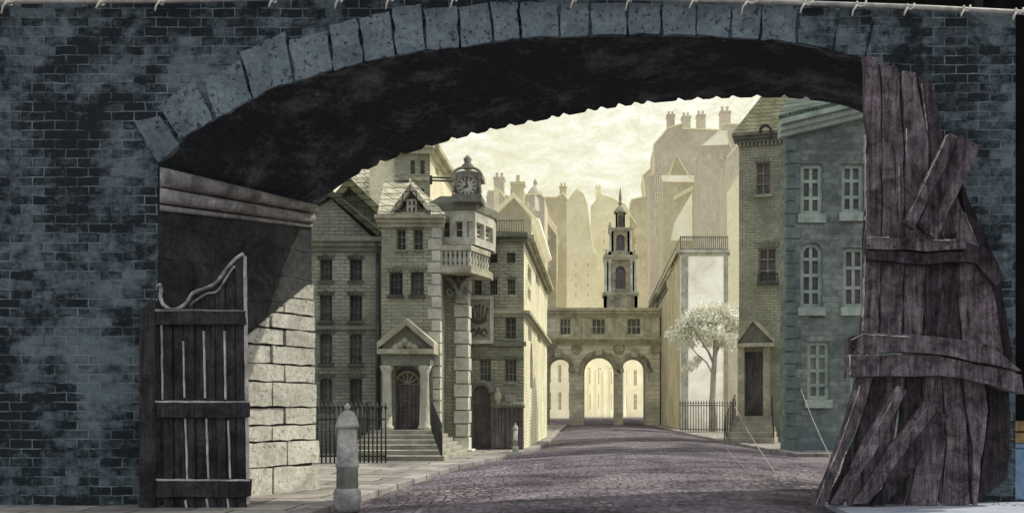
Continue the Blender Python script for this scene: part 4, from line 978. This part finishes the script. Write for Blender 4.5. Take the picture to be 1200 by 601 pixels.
# bell tower standing on it
FTw = Facade((708,6.45),(747,6.45)); t = thing('bell_tower', 'slender tiered stone bell tower with a thin finial standing on the arcade roof', 'tower', tuple(FTw.P(FTw.L/2, zT+.75, -2)), 0)
cx_, cy_ = FTw.P(FTw.L/2,0,0).x, FTw.A.y+2.2; px_m = 6.45/S
def tier(name, wpx, y0, y1, mat, hole=None, th=.3, dark=True):
    w = wpx*px_m; z0 = EYE+(HY-y0)*px_m; z1 = EYE+(HY-y1)*px_m; mb = MB(); cores = None
    for k in range(4):
        a = k*math.pi/2; c = Matrix.Rotation(a, 3, 'Z'); A_ = Vector((cx_,cy_,0))+c @ Vector((-w/2,-w/2,0)); B_ = Vector((cx_,cy_,0))+c @ Vector((w/2,-w/2,0)); f = Facade(tuple(A_), tuple(B_))
        hs = []
        if hole: hw, hb, ht = hole; hs = [arch_loop(f.L/2-w*hw/2, z0+(z1-z0)*hb, f.L/2+w*hw/2, z0+(z1-z0)*ht)]
        mb.wall(f, [(0,z0),(f.L,z0),(f.L,z1),(0,z1)], hs, th)
    o = mb.build(name, mat, t)
    if hole:
        i_ = w/2-th; MB().box((cx_-i_,cy_-i_,z0+.02),(cx_+i_,cy_+i_,z1-.02)).build('belfry_opening', 'glass mauve', t, o)
    return z0, z1, w, o
def slab(name, wpx, y0, y1, mat='trim'):
    w = wpx*px_m; z0 = EYE+(HY-y0)*px_m; z1 = EYE+(HY-y1)*px_m; n_ = 2; mb = MB()
    for i in range(n_):
        g_ = w*(.94+.06*i)/2; a = z0+(z1-z0)*i/n_; b_ = z0+(z1-z0)*(i+1)/n_-.002; mb.box((cx_-g_,cy_-g_,a),(cx_+g_,cy_+g_,b_))
    mb.build(name, mat, t)
tier('base', 40, 362.4, 346, 'tower stone'); slab('cornice', 43, 345.8, 342)
z0,z1,w,o = tier('belfry', 33, 341.8, 303, 'tower stone', (.36,.12,.82))
for sx in (-1,1):
    for sy in (-1,1):
        for off in (.36,.49):
            MB().lathe((cx_+sx*w*.5*1.06*(off/.49), cy_+sy*w*.53, z0), [(.2,0),(.2,.15),(.13,.2),(.12,z1-z0-.3),(.2,z1-z0-.05),(.2,z1-z0)], 10).build('column', 'white column', t, o, smooth=True)
slab('cornice', 41, 302.8, 297.5); 
tier('plinth', 29, 297.3, 293, 'tower stone')
z0,z1,w,o = tier('lantern', 24, 292.8, 268, 'tower stone', (.42,.08,.85))
for sx in (-1,1): MB().lathe((cx_+sx*w*.5, cy_-w*.52, z0), [(.17,0),(.11,.12),(.1,z1-z0-.2),(.17,z1-z0)], 10).build('column', 'white column', t, o, smooth=True)
slab('cornice', 29, 267.8, 264)
for sx in (-1,1):
    MB().lathe((cx_+sx*1.02, cy_-.95, EYE+(HY-264)*px_m), [(.12,0),(.16,.15),(.05,.3),(.1,.42),(.02,.6)], 8).build('urn', 'trim', t, smooth=True)
    MB().lathe((cx_+sx*1.35, cy_-1.3, EYE+(HY-297.4)*px_m), [(.14,0),(.18,.15),(.05,.3),(.1,.42),(.02,.6)], 8).build('urn', 'trim', t, smooth=True)
z0,z1,w,o = tier('cupola', 11, 263.8, 245, 'tower stone', (.5,.1,.85), th=.15)
zc = EYE+(HY-245)*px_m
MB().lathe((cx_,cy_,zc), [(.62,0),(.66,.08),(.55,.3),(.35,.55),(.15,.7),(.1,.8)], 14).build('cupola_roof', 'tower stone', t, smooth=True)
MB().lathe((cx_,cy_,zc+.7), [(.1,0),(.08,.12),(.2,.2),(.21,.32),(.12,.42),(.13,.6),(.17,.75),(.12,.95),(.15,1.1),(.07,1.22),(.1,1.36),(.06,1.5),(.015,1.95)], 10).build('finial', 'tower stone', t, smooth=True)
# beyond the arches
for k, (a, b_, yt, lab) in enumerate(((632,664,425,'pale far house seen through the left arch of the gateway'),(690,724,432,'pale colonnaded front seen through the middle arch of the gateway'),(733,764,420,'pale far house seen through the right arch of the gateway'))):
    F = Facade((a-6,10.5+k*.7),(b_+10,10.5+k*.7)); t = thing('far_house', lab, 'house', tuple(F.A), F.rot); H = []; zt = F.hit(700,yt-30)[1]
    for i in range(4):
        for j in range(2): window(F, t, H, None, 2, 3, box=(F.L*(i+.32)/4, 1.2+j*4.2, F.L*(i+.68)/4, 4.0+j*4.2), fm='haze white', gm='haze shade' if k != 1 else 'haze ochre', sill=False)
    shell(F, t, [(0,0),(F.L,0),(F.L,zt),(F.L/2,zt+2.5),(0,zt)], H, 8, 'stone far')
    if k == 1:
        for i in range(6): MB().lathe(F.P(F.L*(i+.5)/6, 0, 1.2), [(.5,0),(.4,.3),(.34,7.5),(.5,7.8)], 12).build('column', 'haze white', t, smooth=True)
# ------------------------------------------------------------------ white building on the right
F = Facade((797,4.7),(853,4.7)); r2 = 4.7*97/60*.985; F0 = Facade((760,4.7*97/60),(797,4.7)); t = thing('white_building', 'flat topped building with sun brightness painted into its white front behind the tree', 'building', tuple(F.A), F.rot); H = []; H0 = []
zT = F.hit(820,300)[1]
window(F0, t, H0, (769,336,781,350), 1, 1, fm='trim grey', gm='glass mauve', hood='trim grey')
shell(F, t, [(0,0),(F.L,0),(F.L,zT),(0,zT)], H, 6, 'sunlit white plaster', il=.31); 
shell(F0, t, [(0,0),(F0.L,0),(F0.L,zT),(0,zT)], H0, 2.5, 'cream plaster', 'side_wall', ir=.31)
band(F, t, 'cornice', 'white column', -.15, zT+.002, F.L+.1, zT+.4, -6, .35, 2); band(F0, t, 'cornice', 'white column', 0, zT+.005, F0.L+.1, zT+.36, -1, .3, 2)
MB().fbox(F, .04, .1, .55, zT-.05, .003, .1).build('pilaster', 'white column', t); MB().fbox(F, F.L-.3, .1, F.L, zT-.05, .003, .12).build('pilaster', 'cream plaster', t)
rt = thing('roof_railing', 'iron railing around the flat roof of the white building', 'railing', tuple(F0.P(0,zT+.4,0)), 0, 'roof railings')
def bars(F, u0, u1, n, z, h, d=-.05, rad=.035):
    for i in range(n):
        p = F.P(u0+(u1-u0)*i/(n-1), z, d); MB().tube([p, p+Vector((0,0,h))], rad, 5).build('bar', 'clock case', rt)
    for zz in (.08, h*.9): MB().tube([F.P(u0,z+zz,d), F.P(u1,z+zz,d)], rad*1.3, 5).build('rail', 'clock case', rt)
bars(F, .05, F.L, 24, zT+.4, 1.0); bars(F0, 0, F0.L-.05, 22, zT+.4, 1.0)
# ------------------------------------------------------------------ narrow brick house with door
F = Facade((866,2.95),(940,2.9)); t = thing('narrow_house', 'narrow olive brick house with pedimented door and wall hook on the right', 'house', tuple(F.A), F.rot); H = []
window(F, t, H, (886,190,903,228), 2, 3, fm='frame', gm='glass mauve', hood='trim grey'); window(F, t, H, (889,290,910,330), 2, 3, fm='frame', gm='glass mauve', hood='trim grey')
zE = F.hit(890,160)[1]; zs = F.hit(884,487)[1]
ud0,zd0,ud1,zd1 = F.rect(873,412,896,487); H.append([(ud0,zd0),(ud1,zd0),(ud1,zd1),(ud0,zd1)])
ul = F.hit(868,160)[0]
shell(F, t, [(0,0),(F.L,0),(F.L,zE),(0,zE)], H, 4, 'olive brick')
band(F, t, 'cornice', 'trim grey', -.2, zE-.25, F.L, zE+.12, -.02, .35, 3)
mb = MB(); 
for i in range(16): mb.fbox(F, F.L*(i+.2)/16, zE-.42, F.L*(i+.7)/16, zE-.255, .003, .16)
mb.build('dentil', 'trim grey', t)
mb = MB(); r0 = F.P(*F.hit(893,112,-2.5),-2.5); r1 = F.P(*F.hit(940,112,-2.5),-2.5); p0 = F.P(-.25,zE+.125,.35); p1 = F.P(F.L,zE+.125,.35); p2 = F.P(F.L,zE+.125,-4); p3 = F.P(-.25,zE+.125,-4)
mb.add([p0,p1,p2,p3,r0,r1], [(0,1,5,4),(1,2,5),(2,3,4,5),(3,0,4),(3,2,1,0)]); mb.build('roof', 'shingle olive', t)
hk = [F.P(*F.hit(x,y,.4),.4) for x, y in spline([(902,163),(904,154),(901,148),(896,147),(892,150),(891,155)], 16)]; MB().tube(hk, .07, 6).build('hook', 'iron', t, smooth=True)
mb = MB(); ua, za = F.hit(889,334); ub = F.hit(912,334)[0]
for i in range(9): p = F.P(ua+(ub-ua)*i/8, za, .3); mb.tube([p, p+Vector((0,0,.42))], .025, 5)
for z_ in (.0,.42): mb.tube([F.P(ua,za+z_,.3), F.P(ub,za+z_,.3)], .035, 5)
for u_ in (ua, ub): mb.tube([F.P(u_,za+.02,.0), F.P(u_,za+.02,.3)], .03, 5)
mb.build('window_guard', 'iron', t)
uL, zP = F.hit(866.5,402); uL, zP = F.hit(867,402,.6); uR = F.hit(904,402,.6)[0]; ap = F.hit(882,376,.6)
ped = MB().prism(F, [(uL,zP),(uR,zP),(uR,zP+.1),ap,(uL,zP+.1)], .003, .55).build('pediment', 'trim grey', t)
mb = MB().prism(F, [(uL-.1,zP),(ap[0],ap[1]-.02),(uR+.1,zP),(uR+.1,zP+.2),(ap[0],ap[1]+.2),(uL-.1,zP+.2)], .002, .7); mb.fbox(F, uL-.1, zP-.16, uR+.1, zP-.002, .002, .7); mb.build('pediment_moulding', 'trim', t, ped)
for x in (869.5, 899): u_ = F.hit(x,440)[0]; MB().fbox(F, u_-.14, zs, u_+.14, zP-.165, .003, .4).build('pilaster', 'trim', t)
door = MB().fbox(F, ud0, zd0, ud1, zd1, -.2, -.12).build('door', 'door', t)
mb = MB(); wd = ud1-ud0
for i in range(2):
    for j in range(3): mb.fbox(F, ud0+wd*(.1+.46*i), zd0+(zd1-zd0)*(.06+.31*j), ud0+wd*(.44+.46*i), zd0+(zd1-zd0)*(.31+.31*j), -.125, -.085)
mb.build('door_panel', 'door', t, door, bevel=.012)
mb = MB().lathe(F.P(ud0+wd*.86, zd0+(zd1-zd0)*.45, -.05), [(.02,-.05),(.05,0),(.02,.05)], 8); mb.build('handle', 'iron pale', t, door)
mb = MB(); nst = 5; uc = (ud0+ud1)/2
for i in range(nst): f0 = 1-i/nst; mb.fbox(F, uc-.75-.28*f0, .02 if i == 0 else PAVE+(zs-PAVE)*i/nst+.001, uc+.75+.28*f0, PAVE+(zs-PAVE)*(i+1)/nst, .004, .5+1.9*f0)
mb.build('steps', 'step stone', t, bevel=.015)
for sg_, lab in ((-1,'thin iron railing on the left of the narrow house steps'),(1,'thin iron railing on the right of the narrow house steps')):
    a = F.P(uc+sg_*1.0,0,2.3); b_ = F.P(uc+sg_*.78,0,.6); railing('stair_railing', lab, tuple(a), tuple(b_), .95, 8, 'railings on the narrow house steps', za=PAVE+.1, zb=zs, rad=.024, spike=False, rails=(.95,))
# ------------------------------------------------------------------ teal house
F = Facade((923,2.3),(1075,2.3)); t = thing('teal_house', 'large blue green brick house with sloping cornice and white sash windows at right', 'house', tuple(F.A), F.rot); H = []
for a in ((938,192,964,251),(986,192,1012,249)): window(F, t, H, a, 2, 3, fm='teal frame', gm='glass dark', hood=None, k=2.0)
window(F, t, H, (938,284,964,360), 2, 4, arch=.8, fm='teal frame', gm='glass dark', k=1.9); window(F, t, H, (988,290,1014,360), 2, 3, fm='teal frame', gm='glass dark', k=1.9)
window(F, t, H, (946,400,972,468), 2, 4, fm='teal frame', gm='glass dark', k=1.9); window(F, t, H, (996,404,1020,470), 2, 4, fm='teal frame', gm='glass dark', k=1.9)
tl, tr = F.hit(923,160), F.hit(1075,122)
shell(F, t, [(0,0),(F.L,0),(F.L,tr[1]),(0,tl[1])], H, 1.3, 'teal brick')
e0, e1 = F.hit(912,163), F.hit(1075,124)
mb = MB()
for k, (o_, d_) in enumerate(((0,.25),(.16,.4),(.34,.6))): mb.prism(F, [(e0[0],e0[1]+o_),(e1[0],e1[1]+o_),(e1[0],e1[1]+o_+.158),(e0[0],e0[1]+o_+.158)], -.1, d_)
mb.build('cornice', 'teal frame', t)
mb = MB(); a0 = F.P(e0[0]-.1,e0[1]+.5,.6); a1 = F.P(e1[0],e1[1]+.5,.6); b0 = F.P(*F.hit(930,100,-3),-3); b1 = F.P(*F.hit(1075,60,-3),-3)
mb.hexa([a0+Vector((0,0,-.02)), a1+Vector((0,0,-.02)), b1+Vector((0,0,-.3)), b0+Vector((0,0,-.3)), a0+Vector((0,0,.12)), a1+Vector((0,0,.12)), b1, b0]); mb.build('roof', 'teal roof', t)
mb = MB(); zz = .1; i = 0
while zz < tl[1]-.4:
    w = .42 if i % 2 else .26; mb.fbox(F, -.04, zz, w, zz+.36+rs.uniform(-.03,.03), -.3, .05); zz += .42; i += 1
mb.build('quoin', 'teal quoin', t, bevel=.02)
# ------------------------------------------------------------------ tree with its railing
tc_ = G(836,4.2,PAVE); t = thing('pavement_tree', 'slender street tree with pale umbrella crown before the white wall', 'tree', tuple(tc_))
pm = 4.2/S
def TP(px, py, dy=0.0): p = W(px, py, 4.2); p.y += dy; return p
b0 = tc_; mb = MB()
mb.tube([b0, TP(835,470), TP(836,440), TP(838,415), TP(838,395), TP(840,372)], [.26,.2,.17,.15,.12,.06], 10)
for pth, rr in (([(837,428),(830,412),(820,398),(812,385)],.09),([(838,415),(846,400),(856,388),(864,380)],.09),([(838,400),(832,388),(828,372)],.07),([(836,440),(828,425),(815,414),(806,404)],.06),([(839,405),(850,395),(851,372)],.06)):
    dy = rs.uniform(-1,1); mb.tube([TP(x,y,dy*i/3) for i,(x,y) in enumerate(pth)], [rr,rr*.8,rr*.6,rr*.3], 7)
mb.build('trunk', 'bark', t, smooth=True)
mb = MB(); rt_ = random.Random(9)
clumps = []
for k in range(84):
    a = rt_.uniform(0, 2*math.pi); q_ = math.sqrt(rt_.random()); x = 839+49*q_*math.cos(a); yv = 1.9*q_*math.sin(a)
    top = 362+34*(q_**2.6); y = top+rt_.uniform(0, 10)*(1-.4*q_); clumps.append((x, y, yv, rt_.uniform(.3,.62)))
for (x, y, dr) in ((812,427,.3),(806,432,.3),(818,421,.25),(846,404,.3),(808,404,.3)): clumps.append((x, y, 0, dr))
for (x, y, yv, rr) in clumps:
    c = TP(x, y, yv)
    for i in range(int(380*rr)):
        v = Vector((rt_.gauss(0,1), rt_.gauss(0,1), rt_.gauss(0,.5))); v = v.normalized()*rr*(rt_.random()**.55)*1.25; p = c+v
        nrm = Vector((rt_.uniform(-1,1), rt_.uniform(-1,1), rt_.uniform(-.1,1))).normalized(); s1 = nrm.orthogonal().normalized(); s2 = nrm.cross(s1); a = rt_.uniform(0,6.28); e1_ = s1*math.cos(a)+s2*math.sin(a); e2_ = nrm.cross(e1_); L_ = rt_.uniform(.07,.15)
        mb.add([p-e1_*L_, p-e2_*L_*.4, p+e1_*L_, p+e2_*L_*.4], [(0,1,2,3)])
mb.build('crown', 'foliage', t)
railing('tree_railing', 'thin dark railing enclosing the foot of the umbrella crowned tree', G(797,4.0), G(862,4.0), 1.85, 22, 'spiked railings', za=PAVE, zb=PAVE, rad=.026, rails=(.08,.84), mat='door')
# ropes at the right
def rope(label, a, b, rad=.02):
    a, b = Vector(a), Vector(b); pts = [a.lerp(b, i/12)+Vector((0,0,-.10*math.sin(math.pi*i/12))) for i in range(13)]
    solo('guy_rope', label, 'rope', MB().tube(pts, rad, 6), 'rope', tuple(a), 'slack ropes at the right', smooth=True)
rope('pale rope slanting down from the tree railing to the road', (W(861,476,2.6)), G(914,1.36,.1), .013)
rope('pale rope crossing the road below the narrow house steps', (W(838,505,2.7)), G(886,1.3,.15), .009)
rope('thin dark rope slanting across the lower teal house wall', (W(938,455,2.2)), G(985,1.45,.05), .013)
# ------------------------------------------------------------------ sky, sun
SUN = Vector((.60, .24, .77)).normalized()
el = math.asin(SUN.z); az = math.atan2(SUN.x, SUN.y)
w = bpy.data.worlds.new('World'); SC.world = w; w.use_nodes = True; nt = w.node_tree; k = N(nt)
bg = nt.nodes['Background']; out = nt.nodes['World Output']
sky = k.n('ShaderNodeTexSky', sky_type='NISHITA', sun_disc=False, sun_elevation=el, sun_rotation=az, dust_density=4.0)
nt.links.new(sky.outputs[0], bg.inputs[0]); bg.inputs[1].default_value = .05
tc = k.n('ShaderNodeTexCoord').outputs['Generated']; sp = k.n('ShaderNodeSeparateXYZ', i_0=tc)
sv = k.n('ShaderNodeVectorMath', operation='MULTIPLY', i_0=tc, i_1=(1, 1, 2.2)).outputs[0]
n1 = k.noise(sv, 26, 12, .82, .45); n2 = k.noise(sv, 6.0, 8, .7, .3)
cl = k.ramp(n1, [(.3, lin((196,187,138))), (.48, lin((226,220,182))), (.62, lin((250,248,234)))])
cl = k.mix(k.ramp(n2, [(.42, (0,0,0,1)), (.66, (.5,.5,.5,1))]), cl, lin((216,206,150)))
back = k.ramp(sp.outputs[1], [(.0, (0,0,0,1)), (.55, (1,1,1,1))])   # added gradient: creamy towards the street end, unseen back greyed to tint front faces
cl = k.mix(back, lin((186,188,186)), cl)
cl = k.mix(k.ramp(sp.outputs[2], [(.4, (0,0,0,1)), (.85, (1,1,1,1))]), cl, lin((214,216,218)))
bg2 = k.n('ShaderNodeBackground'); nt.links.new(cl, bg2.inputs[0]); bg2.inputs[1].default_value = 1.04
ad = k.n('ShaderNodeAddShader'); nt.links.new(bg.outputs[0], ad.inputs[0]); nt.links.new(bg2.outputs[0], ad.inputs[1]); nt.links.new(ad.outputs[0], out.inputs[0])
sl_ = bpy.data.lights.new('sun', 'SUN'); so = bpy.data.objects.new('sun', sl_); COL.objects.link(so)
sl_.energy = 3.3; sl_.angle = R(.5); sl_.color = (1, .95, .82)
so.rotation_euler = (-SUN).to_track_quat('-Z', 'Y').to_euler(); so.location = SUN*60
